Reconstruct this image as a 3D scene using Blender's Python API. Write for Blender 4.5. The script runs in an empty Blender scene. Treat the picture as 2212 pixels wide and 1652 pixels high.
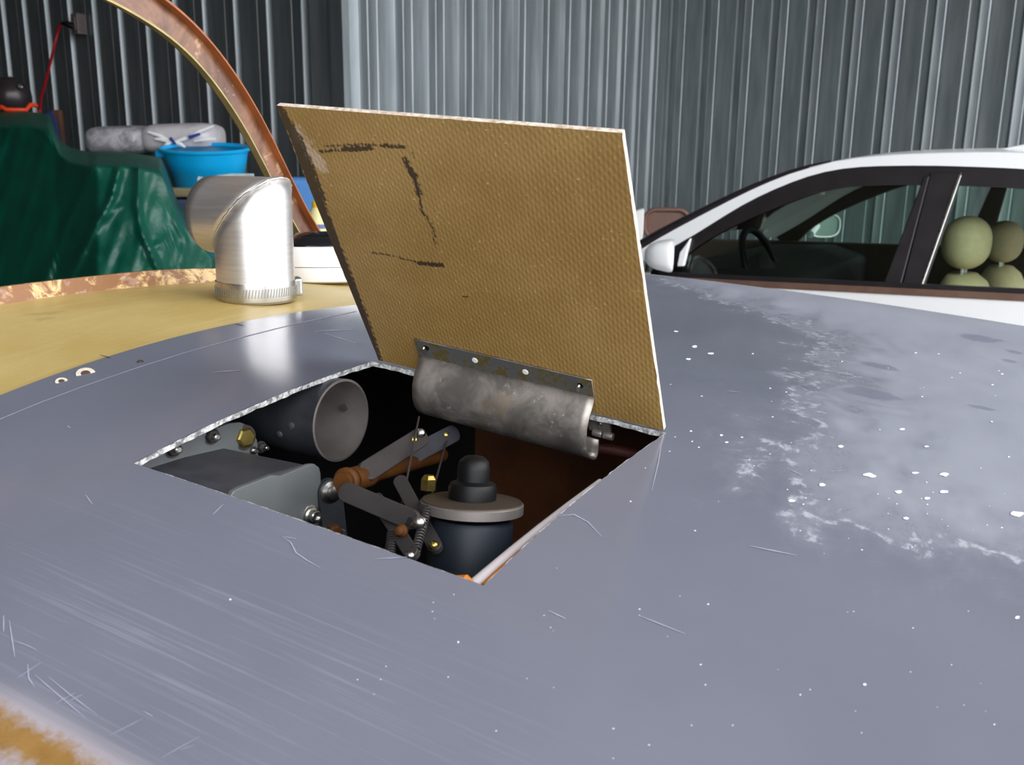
import bpy, math, random
import numpy as np
from mathutils import Matrix, Vector
random.seed(7); rng = np.random.default_rng(7)
scn = bpy.context.scene
col = scn.collection
# ------------------------------------------------------------------ camera
FPX, IW, IH = 2000.0, 2212, 1652
PITCH, ROLL, CZ = math.radians(13.4), math.radians(0.7), 1.5
fwd = np.array([0, math.cos(PITCH), -math.sin(PITCH)])
_r0 = np.array([1.0, 0, 0]); _u0 = np.array([0, math.sin(PITCH), math.cos(PITCH)])
CR = math.cos(ROLL)*_r0 + math.sin(ROLL)*_u0
CU = math.cos(ROLL)*_u0 - math.sin(ROLL)*_r0
CAM = np.array([0, 0, CZ])
cd = bpy.data.cameras.new('camera'); cam = bpy.data.objects.new('camera', cd); col.objects.link(cam)
cd.sensor_width = 36; cd.lens = FPX/IW*36; cd.clip_start = 0.02; cd.clip_end = 200
cam.matrix_world = Matrix(((CR[0], CU[0], -fwd[0], 0), (CR[1], CU[1], -fwd[1], 0), (CR[2], CU[2], -fwd[2], CZ), (0, 0, 0, 1)))
cd.dof.use_dof = True; cd.dof.focus_distance = 0.62; cd.dof.aperture_fstop = 22
scn.camera = cam
# ------------------------------------------------------------------ sky, exposure
w = bpy.data.worlds.new('overcast'); scn.world = w; w.use_nodes = True
bg = w.node_tree.nodes['Background']; bg.inputs[1].default_value = 9.0
_tc = w.node_tree.nodes.new('ShaderNodeTexCoord'); _sx = w.node_tree.nodes.new('ShaderNodeSeparateXYZ'); _mr = w.node_tree.nodes.new('ShaderNodeMapRange'); _cr = w.node_tree.nodes.new('ShaderNodeMix')
_cr.data_type = 'RGBA'; _cr.inputs[6].default_value = (.34, .35, .37, 1); _cr.inputs[7].default_value = (1.0, 1.02, 1.06, 1)      # overcast sky: brighter towards the zenith
for a, b in ((_tc.outputs['Generated'], _sx.inputs[0]), (_sx.outputs[2], _mr.inputs[0]), (_mr.outputs[0], _cr.inputs[0]), (_cr.outputs[2], bg.inputs[0])): w.node_tree.links.new(a, b)
scn.view_settings.view_transform = 'Standard'; scn.view_settings.look = 'None'
scn.view_settings.exposure = 0.12; scn.view_settings.gamma = 1; scn.view_settings.use_curve_mapping = False

# ------------------------------------------------------------------ frames
def ray(x, y): return fwd + CR*(x-IW/2)/FPX - CU*(y-IH/2)/FPX
def pt(x, y, d): return CAM + ray(x, y)*d                       # a point at a real depth
E1 = np.array([0.831, -0.556, 0]); E2 = np.array([0.556, 0.831, 0]); UP = np.array([0, 0, 1.0])   # hangar axes
def HG(a, b, z): return E1*a + E2*b + UP*z
HROT = math.atan2(-0.556, 0.831)
F3 = np.array([.8846, -.4662, 0]); T3 = np.array([.4662, .8846, 0]); O3 = np.array([-.051475, .474675, 0])  # aircraft axes
AROT = math.atan2(-.4662, .8846)
def AP(s, t, z): return O3 + F3*s + T3*t + UP*z
def st(p): q = np.asarray(p) - O3; return q@F3, q@T3
CC = [1.3552, -0.093, 0.1197, -0.0576, 0.0111, -0.4836, 0.3886, 0.0299]
def zs(s, t):
    z = CC[0]+CC[1]*s+CC[2]*t+CC[3]*s*s+CC[4]*s*t+CC[5]*t*t+CC[6]*t**3+CC[7]*s*t*t
    return z - 1.5*np.maximum(t-.78, 0)**2
def plane(x, y, p0, n):
    d = ray(x, y); return CAM + d*(((np.asarray(p0)-CAM)@n)/(d@n))
_D = np.linspace(.2, 2.5, 3000)
def surf(x, y, off=0):                                          # where a sight line meets the cowl surface
    d = ray(x, y); P = CAM + _D[:, None]*d; s, t = st(P); g = P[:, 2]-zs(s, t)-off
    i = int(np.argmax(g < 0)) if (g < 0).any() else int(np.argmin(g/_D))
    if i > 0 and g[i] < 0: k = g[i-1]/(g[i-1]-g[i]); return P[i-1]*(1-k)+P[i]*k
    return P[i]
pL = np.array([-.1909, .4453, 1.3496]); pB = np.array([-.0924, .5991, 1.3706])
pR = np.array([.088, .504, 1.3516]); pF = np.array([-.0106, .3503, 1.3307])

# ------------------------------------------------------------------ geometry helpers
def nrm(v): v = np.asarray(v, float); return v/np.linalg.norm(v)
def frame(ax):
    ax = nrm(ax); h = np.array([0, 0, 1.0]) if abs(ax[2]) < .9 else np.array([1.0, 0, 0])
    a = nrm(np.cross(h, ax)); return a, np.cross(ax, a), ax
class G:
    def __init__(s): s.v = []; s.f = []
    def add(s, v, f):
        o = len(s.v); s.v += [tuple(map(float, p)) for p in v]; s.f += [tuple(i+o for i in q) for q in f]; return s
    def box(s, c, size, ax=None):
        ax = ax or (np.array([1., 0, 0]), np.array([0, 1., 0]), UP); c = np.asarray(c); v = []
        for k in (-.5, .5):
            for j in (-.5, .5):
                for i in (-.5, .5): v.append(c+ax[0]*size[0]*i+ax[1]*size[1]*j+ax[2]*size[2]*k)
        return s.add(v, [(0, 2, 3, 1), (4, 5, 7, 6), (0, 1, 5, 4), (2, 6, 7, 3), (0, 4, 6, 2), (1, 3, 7, 5)])
    def tube(s, pts, r, n=12, cap=True, closed=False):
        pts = [np.asarray(p, float) for p in pts]; m = len(pts); rr = r if hasattr(r, '__len__') else [r]*m; v = []; f = []
        a = None
        for i, p in enumerate(pts):
            if closed: d = pts[(i+1) % m]-pts[i-1]
            else: d = pts[min(i+1, m-1)]-pts[max(i-1, 0)]
            d = nrm(d)
            if a is None: a, b, _ = frame(d)
            else: a = nrm(a-d*(a@d)); b = np.cross(d, a)
            for k in range(n): v.append(p+(a*math.cos(2*math.pi*k/n)+b*math.sin(2*math.pi*k/n))*rr[i])
        for i in range(m if closed else m-1):
            j = (i+1) % m
            for k in range(n): f.append((i*n+k, i*n+(k+1) % n, j*n+(k+1) % n, j*n+k))
        if cap and not closed: f.append(tuple(range(n-1, -1, -1))); f.append(tuple((m-1)*n+k for k in range(n)))
        return s.add(v, f)
    def lathe(s, prof, c, ax, n=32, cap=True):                   # prof: (radius, height along ax)
        a, b, x = frame(ax); c = np.asarray(c); v = []; f = []; m = len(prof)
        for r, h in prof:
            for k in range(n): v.append(c+x*h+(a*math.cos(2*math.pi*k/n)+b*math.sin(2*math.pi*k/n))*max(r, 1e-5))
        for i in range(m-1):
            for k in range(n): f.append((i*n+k, i*n+(k+1) % n, (i+1)*n+(k+1) % n, (i+1)*n+k))
        if cap: f.append(tuple(range(n-1, -1, -1))); f.append(tuple((m-1)*n+k for k in range(n)))
        return s.add(v, f)
    def prism(s, poly, d):                                       # poly: 3-D points, d: extrusion vector
        n = len(poly); v = [np.asarray(p, float) for p in poly]+[np.asarray(p, float)+d for p in poly]
        return s.add(v, [tuple(range(n-1, -1, -1)), tuple(range(n, 2*n))]+[(i, (i+1) % n, n+(i+1) % n, n+i) for i in range(n)])
    def bar(s, p0, p1, wd, th, nv, n=8):                          # flat bar with round ends
        p0, p1 = np.asarray(p0), np.asarray(p1); x = nrm(p1-p0); nv = nrm(nv-x*(nv@x)); y = np.cross(nv, x); poly = []
        for k in range(n+1): a = math.pi/2+math.pi*k/n; poly.append(p0+(x*math.cos(a)+y*math.sin(a))*wd/2)
        for k in range(n+1): a = -math.pi/2+math.pi*k/n; poly.append(p1+(x*math.cos(a)+y*math.sin(a))*wd/2)
        return s.prism([p-nv*th/2 for p in poly], nv*th)
    def grid(s, P):                                              # P: array (m, n, 3)
        m, n = P.shape[:2]
        return s.add(P.reshape(-1, 3), [(i*n+j, i*n+j+1, (i+1)*n+j+1, (i+1)*n+j) for i in range(m-1) for j in range(n-1)])
    def strip(s, A, B, d=None):                                  # band between two polylines, optional thickness
        n = len(A)
        if d is None: return s.add(list(A)+list(B), [(i, i+1, n+i+1, n+i) for i in range(n-1)])
        v = list(A)+list(B)+[np.asarray(p)+d for p in A]+[np.asarray(p)+d for p in B]; f = []
        for i in range(n-1):
            f += [(i, i+1, n+i+1, n+i), (2*n+i, 3*n+i, 3*n+i+1, 2*n+i+1), (i, 2*n+i, 2*n+i+1, i+1), (n+i, n+i+1, 3*n+i+1, 3*n+i)]
        f += [(0, n, 3*n, 2*n), (n-1, 3*n-1, 4*n-1, 2*n-1)]
        return s.add(v, f)
WM = {}
def thing(name, label, cat, loc, rz=0, group=None):
    o = bpy.data.objects.new(name, None); col.objects.link(o); o.empty_display_size = .05
    o.matrix_basis = Matrix.Translation(Vector(loc)) @ Matrix.Rotation(rz, 4, 'Z'); WM[o] = o.matrix_basis.copy()
    if label: o['label'] = label; o['category'] = cat
    if group: o['group'] = group
    return o
def put(name, g, mat, parent=None, smooth=35, origin=None, rz=0, label=None, cat=None, group=None, kind=None, bevel=0, solid=0, sub=0):
    me = bpy.data.meshes.new(name); me.from_pydata(g.v, [], g.f); me.materials.append(mat)
    o = bpy.data.objects.new(name, me); col.objects.link(o)
    if parent is not None: o.parent = parent; W = WM[parent]
    else:
        W = Matrix.Translation(Vector(origin if origin is not None else (0, 0, 0))) @ Matrix.Rotation(rz, 4, 'Z'); o.matrix_basis = W
    me.transform(W.inverted()); WM[o] = W.copy()
    import bmesh
    bm = bmesh.new(); bm.from_mesh(me); bmesh.ops.recalc_face_normals(bm, faces=bm.faces)
    if smooth:
        lim = math.radians(smooth)
        for fc in bm.faces: fc.smooth = True
        for e in bm.edges:
            if len(e.link_faces) == 2 and e.calc_face_angle(0) > lim: e.smooth = False
    bm.to_mesh(me); bm.free()
    if sub: m = o.modifiers.new('sub', 'SUBSURF'); m.levels = m.render_levels = sub
    if solid: m = o.modifiers.new('solid', 'SOLIDIFY'); m.thickness = solid; m.offset = 0
    if bevel: m = o.modifiers.new('bevel', 'BEVEL'); m.width = bevel; m.segments = 3; m.limit_method = 'ANGLE'; m.angle_limit = math.radians(40)
    if label: o['label'] = label
    if cat: o['category'] = cat
    if group: o['group'] = group
    if kind: o['kind'] = kind
    return o
def attr(o, name, vals):
    a = o.data.attributes.new(name, 'FLOAT', 'POINT'); a.data.foreach_set('value', np.asarray(vals, dtype=np.float32).ravel())

# ------------------------------------------------------------------ material helpers
class NT:
    def __init__(s, name):
        s.m = bpy.data.materials.new(name); s.m.use_nodes = True; s.t = s.m.node_tree; s.b = s.t.nodes['Principled BSDF']
        s.tc = s.t.nodes.new('ShaderNodeTexCoord'); s.obj = s.tc.outputs['Object']
    def n(s, ty, **k):
        x = s.t.nodes.new(ty)
        for a, b in k.items(): setattr(x, a, b)
        return x
    def put(s, sock, v):
        if isinstance(v, bpy.types.NodeSocket): s.t.links.new(v, sock)
        elif isinstance(v, (tuple, list)) and len(v) == 3 and sock.type == 'RGBA': sock.default_value = (*v, 1)
        else: sock.default_value = v
    def map(s, scale=(1, 1, 1), rot=(0, 0, 0), vec=None):
        x = s.n('ShaderNodeMapping'); s.put(x.inputs[0], vec or s.obj); x.inputs['Scale'].default_value = scale; x.inputs['Rotation'].default_value = rot; return x.outputs[0]
    def noise(s, scale, detail=4, rough=.5, vec=None, dist=0):
        x = s.n('ShaderNodeTexNoise'); s.put(x.inputs['Vector'], vec or s.obj); x.inputs['Scale'].default_value = scale
        x.inputs['Detail'].default_value = detail; x.inputs['Roughness'].default_value = rough; x.inputs['Distortion'].default_value = dist; return x.outputs[0]
    def vor(s, scale, vec=None, feat='F1'):
        x = s.n('ShaderNodeTexVoronoi', feature=feat); s.put(x.inputs['Vector'], vec or s.obj); x.inputs['Scale'].default_value = scale; return x.outputs['Distance']
    def attr(s, name): return s.n('ShaderNodeAttribute', attribute_name=name).outputs['Fac']
    def math(s, op, a, b=0, c=0):
        x = s.n('ShaderNodeMath', operation=op)
        for i, v in enumerate((a, b, c)): s.put(x.inputs[i], v)
        return x.outputs[0]
    def step(s, v, lo, hi):
        x = s.n('ShaderNodeMapRange', interpolation_type='SMOOTHSTEP'); s.put(x.inputs[0], v); x.inputs[1].default_value = lo; x.inputs[2].default_value = hi; return x.outputs[0]
    def mix(s, f, a, b):
        x = s.n('ShaderNodeMix', data_type='RGBA'); s.put(x.inputs[0], f); s.put(x.inputs[6], a); s.put(x.inputs[7], b); return x.outputs[2]
    def bump(s, h, strength=.3, dist=.001):
        x = s.n('ShaderNodeBump'); x.inputs['Strength'].default_value = strength; x.inputs['Distance'].default_value = dist; s.put(x.inputs['Height'], h); s.put(s.b.inputs['Normal'], x.outputs[0])
    def set(s, **k):
        for a, v in k.items(): s.put(s.b.inputs[{'color': 'Base Color', 'rough': 'Roughness', 'metal': 'Metallic', 'spec': 'Specular IOR Level', 'alpha': 'Alpha', 'coat': 'Coat Weight', 'trans': 'Transmission Weight', 'sub': 'Subsurface Weight', 'coatr': 'Coat Roughness'}[a]], v)
        return s
def simple(name, c, rough=.5, metal=0, var=.15, scale=30, spec=.5, bump=0, c2=None, stretch=(1, 1, 1)):
    t = NT(name); nz = t.noise(scale, 5, .6, t.map(stretch)); c2 = c2 or tuple(x*(1-var*2) for x in c)
    t.set(color=t.mix(t.step(nz, .3, .7), c2, c), metal=metal, spec=spec, rough=t.math('ADD', t.math('MULTIPLY', nz, .16), rough-.08))
    if bump: t.bump(nz, bump, .002)
    return t.m
def sr(r, g, b):
    return tuple((c/255/12.92 if c/255 <= .04045 else ((c/255+.055)/1.055)**2.4) for c in (r, g, b))

# primer grey of the cowl
def cowl_mat():
    t = NT('grey_primer')
    fine = t.noise(60, 6, .65); big = t.noise(5, 4, .55)
    base = t.mix(t.step(big, .3, .7), sr(102, 104, 116), sr(110, 112, 124))
    sand = t.noise(1, 4, .7, t.map((7, 620, 60), (0, 0, math.radians(-6))))
    sandm = t.math('MULTIPLY', t.step(sand, .5, .75), t.attr('sanding'))
    base = t.mix(t.math('MULTIPLY', sandm, .3), base, sr(170, 172, 186))
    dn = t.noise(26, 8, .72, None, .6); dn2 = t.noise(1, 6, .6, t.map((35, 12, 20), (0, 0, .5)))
    d = t.math('ADD', t.attr('dust_sheen'), t.math('MULTIPLY', t.math('SUBTRACT', t.math('ADD', t.math('MULTIPLY', dn, .5), t.math('MULTIPLY', dn2, .5)), .5), .30))
    dm = t.math('MULTIPLY', t.step(d, -.045, .085), t.math('ADD', .42, t.math('MULTIPLY', dn2, .5)))  # sanding residue; its wide soft step also paints the gradual sheen into the colour
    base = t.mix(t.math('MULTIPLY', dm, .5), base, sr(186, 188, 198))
    rim = t.math('MULTIPLY', t.math('SUBTRACT', 1, t.step(t.math('ABSOLUTE', t.math('SUBTRACT', d, .006)), 0, .012)), t.step(t.noise(120, 4, .6), .45, .62))
    rim = t.math('MULTIPLY', rim, t.step(t.attr('dust_sheen'), -.06, -.02))
    base = t.mix(t.math('MULTIPLY', rim, .5), base, sr(205, 207, 214))
    sm = t.step(t.math('ADD', t.attr('smudge'), t.math('MULTIPLY', t.math('SUBTRACT', fine, .5), .9)), .45, .6)
    base = t.mix(t.math('MULTIPLY', sm, .6), base, sr(98, 100, 116))
    pn = t.math('ADD', t.attr('worn'), t.math('MULTIPLY', t.math('SUBTRACT', t.noise(160, 5, .7), .5), .8))
    base = t.mix(t.math('MULTIPLY', t.step(t.attr('worn'), .05, .8), .45), base, sr(200, 186, 186))
    base = t.mix(t.step(pn, .55, .95), base, t.mix(fine, sr(116, 84, 40), sr(158, 122, 70)))
    ro = t.math('ADD', t.math('MULTIPLY', dm, .3), t.math('ADD', .13, t.math('MULTIPLY', fine, .1)))
    t.set(color=base, rough=ro, spec=.75)
    t.bump(t.noise(900, 2, .5), .05, .0004)
    return t.m
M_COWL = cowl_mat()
def edge_mat():
    t = NT('cut_fibreglass_edge'); n = t.noise(220, 6, .75); t.set(color=t.mix(t.step(n, .38, .62), sr(110, 110, 112), sr(225, 225, 222)), rough=.8); t.bump(n, .8, .002); return t.m
M_EDGE = edge_mat()
def deck_mat():
    t = NT('yellow_fibreglass'); n = t.noise(9, 6, .6); st_ = t.noise(1, 5, .7, t.map((160, 14, 40), (0, 0, .3))); f = t.noise(300, 3, .6)
    c = t.mix(t.step(n, .3, .7), sr(176, 150, 88), sr(192, 170, 112)); c = t.mix(t.math('MULTIPLY', t.step(st_, .45, .75), .5), c, sr(204, 186, 130))
    c = t.mix(t.math('MULTIPLY', f, .35), c, sr(150, 122, 60)); t.set(color=c, rough=.42, spec=.45); t.bump(f, .15, .0006); return t.m
M_DECK = deck_mat()
def flange_mat():
    t = NT('brown_resin_flange'); n = t.noise(28, 7, .7, None, .8); k = t.noise(90, 4, .6)
    c = t.mix(t.step(n, .46, .56), sr(128, 86, 50), sr(206, 174, 120)); c = t.mix(t.math('MULTIPLY', t.step(k, .55, .7), .6), c, sr(170, 140, 125)); t.set(color=c, rough=.55); t.bump(n, .4, .002); return t.m
M_FLANGE = flange_mat()
def door_mat():
    t = NT('brown_woven_laminate')
    wv = t.map((1, 1, 1), (0, 0, .42)); sx = t.n('ShaderNodeSeparateXYZ'); t.put(sx.inputs[0], wv)
    jit = t.math('MULTIPLY', t.noise(40, 3), .6)
    a = t.math('SINE', t.math('ADD', t.math('MULTIPLY', sx.outputs[0], 2200), t.math('MULTIPLY', jit, 6))); b = t.math('SINE', t.math('MULTIPLY', sx.outputs[1], 1500))
    weave = t.math('MULTIPLY', t.math('ADD', t.math('MULTIPLY', a, b), 1), .5)
    n = t.noise(14, 5, .6); sp = t.noise(620, 3, .6)
    c = t.mix(t.step(n, .3, .7), sr(146, 115, 64), sr(163, 132, 79)); c = t.mix(t.math('MULTIPLY', weave, .3), c, sr(112, 84, 42))
    dots = t.math('MULTIPLY', t.step(sp, .6, .7), t.step(weave, .4, .7)); c = t.mix(t.math('MULTIPLY', dots, .6), c, sr(214, 188, 132))
    ab = t.step(t.math('ADD', t.attr('abraded'), t.math('MULTIPLY', t.math('SUBTRACT', t.noise(150, 5, .7), .5), 1.3)), .5, .8); c = t.mix(t.math('MULTIPLY', ab, .75), c, sr(186, 164, 140))
    ink = t.math('ADD', t.attr('ink'), t.math('ADD', t.math('MULTIPLY', t.math('SUBTRACT', t.noise(500, 4, .7), .5), 1.2), t.math('MULTIPLY', t.math('SUBTRACT', weave, .5), -.35)))
    c = t.mix(t.math('MULTIPLY', t.step(ink, .45, .7), .9), c, sr(40, 32, 27))
    t.set(color=c, rough=.42, spec=.4); t.bump(weave, .35, .0005); return t.m
M_DOOR = door_mat()
def dedge():
    t = NT('door_edge'); n = t.noise(260, 5, .7); t.set(color=t.mix(t.step(n, .35, .65), sr(176, 156, 136), sr(226, 214, 200)), rough=.7); t.bump(n, .5, .001); return t.m
M_DEDGE = dedge()
def bracket_mat():
    t = NT('mottled_aluminium'); n = t.noise(45, 7, .65, None, .5); s2 = t.noise(110, 5, .7); br = t.noise(20, 4, .5)
    c = t.mix(t.step(n, .35, .68), sr(124, 118, 112), sr(174, 166, 158)); c = t.mix(t.math('MULTIPLY', t.step(s2, .6, .7), .7), c, sr(220, 220, 218))
    c = t.mix(t.math('MULTIPLY', t.step(br, .58, .7), .6), c, sr(150, 128, 98)); t.set(color=c, metal=.75, rough=t.math('ADD', .36, t.math('MULTIPLY', n, .25))); t.bump(s2, .12, .0005); return t.m
M_BRKT = bracket_mat()
def bondstain():
    t = NT('old_adhesive_stain'); n = t.noise(110, 6, .7, None, 1.2); t.set(color=t.mix(t.step(n, .5, .56), sr(128, 128, 126), sr(92, 80, 40)), metal=t.math('SUBTRACT', .7, t.math('MULTIPLY', t.step(n, .5, .56), .6)), rough=.5); return t.m
def elbow_mat():
    t = NT('spun_aluminium'); n = t.noise(1, 4, .6, t.map((25, 25, 400))); g = t.noise(30, 4)
    t.set(color=t.mix(t.step(n, .3, .7), sr(206, 201, 197), sr(220, 216, 212)), metal=.86, rough=t.math('ADD', .30, t.math('MULTIPLY', g, .14))); return t.m
M_ELB = elbow_mat()
M_STEEL = simple('bright_steel', sr(200, 198, 192), .28, 1, .08, 60)
M_SLOT = simple('clamp_slot_shade', sr(150, 146, 138), .5, .8, .1, 60)
M_GRIME = simple('weld_grime', sr(96, 92, 90), .6, .4, .3, 200)
def galv():
    t = NT('galvalume_sheet'); n = t.noise(3, 4, .5, t.map((6, 6, .6))); sp = t.noise(260, 2, .5)
    t.set(color=t.mix(t.step(n, .3, .7), sr(124, 131, 133), sr(144, 150, 152)), metal=.75, rough=t.math('ADD', .36, t.math('MULTIPLY', sp, .1))); return t.m
M_GALV = galv()
M_TARP = None
def tarp_mat():
    t = NT('green_polyethylene_tarp'); n = t.noise(5, 5, .6); f = t.noise(60, 4, .6, None, .5)
    t.set(color=t.mix(n, sr(0, 62, 46), sr(8, 88, 68)), rough=t.math('ADD', .3, t.math('MULTIPLY', f, .2)), spec=.5); t.bump(f, .25, .01); return t.m
M_TARP = tarp_mat()
M_CYAN = simple('cyan_plastic', sr(6, 166, 226), .35, 0, .05, 8)
M_BLUE = simple('blue_plastic', sr(84, 138, 204), .4, 0, .06, 8)
M_BIN = simple('blue_grey_plastic', sr(84, 92, 122), .4, 0, .08, 8)
M_TAN = simple('tan_plastic', sr(150, 140, 104), .5, 0, .1, 8)
M_ROPE = simple('pale_handle', sr(190, 205, 205), .5, 0, .1, 30)
M_DARK = simple('dark_motor_housing', sr(52, 46, 48), .3, .3, .1, 10)
M_RED = simple('red_cord', sr(176, 20, 30), .45, 0, .08, 40)
M_ORANGE = simple('orange_hose', sr(226, 68, 28), .4, 0, .08, 40)
M_NAVY = simple('navy_fabric', sr(22, 34, 92), .8, 0, .2, 40)
M_WOOD = simple('brown_board', sr(92, 58, 34), .7, 0, .25, 6, stretch=(8, 8, .8))
M_OUTLET = simple('outlet_box', sr(122, 112, 108), .5, .3, .15, 40)
def arch_mat():
    t = NT('brown_resin_channel'); n = t.noise(14, 6, .65, None, .6); k = t.noise(60, 4, .7)
    c = t.mix(t.step(n, .4, .64), sr(72, 38, 20), sr(120, 80, 52)); c = t.mix(t.math('MULTIPLY', t.step(k, .58, .7), .5), c, sr(202, 172, 140)); t.set(color=c, rough=.35, spec=.55); t.bump(n, .3, .002); return t.m
M_ARCH = arch_mat()
M_ARCHO = simple('orange_brown_edge', sr(150, 84, 42), .5, 0, .15, 40)
M_ARCHY = simple('yellow_resin_edge', sr(166, 148, 92), .5, 0, .15, 40)
M_WHITE = simple('white_plastic', sr(236, 236, 234), .3, 0, .02, 8)
M_BLACKG = simple('glossy_black_plastic', sr(20, 20, 22), .12, 0, .05, 8)
M_BLACK = simple('matt_black', sr(14, 14, 15), .5, 0, .2, 30, .25)
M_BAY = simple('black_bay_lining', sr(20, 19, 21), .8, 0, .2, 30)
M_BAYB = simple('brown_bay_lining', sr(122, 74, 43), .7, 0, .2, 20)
M_GREY = simple('grey_painted_sheet', sr(108, 112, 112), .5, .2, .06, 25)
M_GREYD = simple('scuffed_dark_sheet', sr(74, 74, 80), .5, .25, .12, 60)
M_TUBE = simple('dull_aluminium_tube', sr(92, 94, 100), .42, .8, .12, 40)
M_TUBEI = simple('bare_aluminium_bore', sr(128, 122, 118), .5, .6, .1, 60)
M_LINK = simple('plated_steel_link', sr(64, 60, 60), .5, .3, .12, 50, .3)
M_BRONZE = simple('orange_bushing', sr(82, 48, 15), .6, 0, .2, 60, .2)
M_GOLD = simple('yellow_zinc_bolt', sr(176, 156, 84), .25, .9, .12, 60)
M_CAN = simple('blue_grey_canister', sr(30, 36, 45), .5, 0, .1, 20, .3)
M_GASK = simple('orange_sealant', sr(206, 126, 40), .5, 0, .12, 60)
M_WPIPE = simple('white_edge_pipe', sr(196, 188, 190), .5, 0, .06, 40)
M_CAR = None
def carpaint():
    t = NT('white_car_paint'); t.set(color=t.mix(t.noise(3, 2), sr(242, 242, 242), sr(247, 247, 247)), rough=.3, coat=.6, coatr=.05); return t.m
M_CAR = carpaint()
M_TRIM = simple('black_window_trim', sr(34, 29, 31), .4, 0, .1, 20)
M_BELT = simple('brown_belt_strip', sr(120, 92, 78), .45, .2, .1, 20)
M_HEAD = simple('dark_headliner', sr(66, 54, 44), .9, 0, .1, 40)
M_SEAT = simple('beige_upholstery', sr(212, 190, 148), .75, 0, .06, 60)
M_DASH = simple('dark_dashboard', sr(27, 24, 20), .7, 0, .1, 30)
M_TYRE = simple('tyre_rubber', sr(26, 26, 27), .8, 0, .1, 40)
M_STOOL = simple('brown_stool_vinyl', sr(108, 76, 64), .5, 0, .08, 30)
M_RAG = simple('white_cloth', sr(236, 234, 230), .9, 0, .04, 60)
def glass(name, tint, refl=.9):
    t = NT(name); tr = t.n('ShaderNodeBsdfTransparent'); tr.inputs[0].default_value = (*tint, 1); gl = t.n('ShaderNodeBsdfGlossy'); gl.inputs[0].default_value = (refl, refl, refl, 1); gl.inputs['Roughness'].default_value = .02
    fr = t.n('ShaderNodeFresnel'); fr.inputs[0].default_value = 1.5; mx = t.n('ShaderNodeMixShader'); t.put(mx.inputs[0], fr.outputs[0]); t.put(mx.inputs[1], tr.outputs[0]); t.put(mx.inputs[2], gl.outputs[0])
    t.t.links.new(mx.outputs[0], t.t.nodes['Material Output'].inputs[0]); return t.m
M_GLASS = glass('green_tinted_glass', (.74, .87, .80))
def concrete():
    t = NT('concrete_floor'); n = t.noise(2, 6, .6); t.set(color=t.mix(n, sr(104, 102, 98), sr(140, 138, 132)), rough=.6); return t.m
M_CONC = concrete()
M_CEIL = simple('white_roof_insulation', sr(150, 150, 150), .8, 0, .05, 2)
M_BACKW = simple('dim_steel_wall', sr(70, 70, 72), .6, .3, .1, 2)

# ================================================================== HANGAR
HT = 5.2
A_B, C_B, K_A = 4.0, 8.37, -3.9           # depth of near wall, far wall, and the corner line
DOOR_A = 2.9; BK = -3.4                              # plane of the open hangar door
def quad(name, pts, mat):
    return put(name, G().add(pts, [(0, 1, 2, 3)]), mat, None, 0, origin=pts[0], kind='structure')
quad('floor', [HG(-14, -22, 0), HG(26, -22, 0), HG(26, 16, 0), HG(-14, 16, 0)], M_CONC)
quad('ceiling', [HG(-14, BK, HT), HG(DOOR_A, BK, HT), HG(DOOR_A, C_B+.3, HT), HG(-14, C_B+.3, HT)], M_CEIL)
quad('wall_back', [HG(-14, BK, 0), HG(.7, BK, 0), HG(.7, BK, HT), HG(-14, BK, HT)], M_BACKW)
quad('wall_side', [HG(-13.9, -7, 0), HG(-13.9, A_B, 0), HG(-13.9, A_B, HT), HG(-13.9, -7, HT)], M_BACKW)
def wall(name, start, dirv, n_out, pitch, count, phase, per=3):
    """ribbed sheet-steel wall; each sheet of `per` ribs is a part; n_out points into the room"""
    e = thing(name, None, None, start, 0); e['kind'] = 'structure'
    rw, rt, dp = pitch*.21, pitch*.10, .034        # groove mouth, groove floor, depth
    off = 0
    for k in range(0, count, per):
        prof = []
        for j in range(k, min(k+per, count)):
            c = j*pitch+phase
            if j == k: prof.append((j*pitch+phase-pitch*.5 if j else min(0, phase-pitch*.5), 0))
            prof += [(c-rw/2-.013, 0), (c-rw/2-.007, .0022), (c-rw/2, 0), (c-rt/2, -dp), (c+rt/2, -dp), (c+rw/2, 0), (c+rw/2+.007, .0022), (c+rw/2+.013, 0)]
            for q in (.36, .62): prof += [(c+pitch*q-.011, 0), (c+pitch*q-.005, -.004), (c+pitch*q+.005, -.004), (c+pitch*q+.011, 0)] if c+pitch*q+.011 < c+pitch*.5 else []
            prof.append((c+pitch*.5+(.006 if j == min(k+per, count)-1 else 0), 0))
        lo = [np.asarray(start)+dirv*x+n_out*(d-.0015*(k//per % 2)) for x, d in prof]
        hi = [p+UP*HT for p in lo]
        put('steel_sheet', G().strip(lo, hi), M_GALV, e, 25)
    return e
wall('wall_left', HG(K_A, A_B, 0), -E1, -E2, .289, 33, .226)
wall('wall_middle', HG(K_A, A_B, 0), E2, E1, .318, 14, .235)
wall('wall_right', HG(K_A, C_B-.04, 0), E1, -E2, .315, 24, .075)
# corner flashing
g = G().box(HG(K_A+.02, A_B-.005, HT/2), (.10, .012, HT), (E1, E2, UP)); g.box(HG(K_A+.012, A_B+.05, HT/2), (.012, .1, HT), (E1, E2, UP))
put('trim_1', g, M_GALV, None, 30, origin=HG(K_A, A_B, 0), kind='structure')

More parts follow.
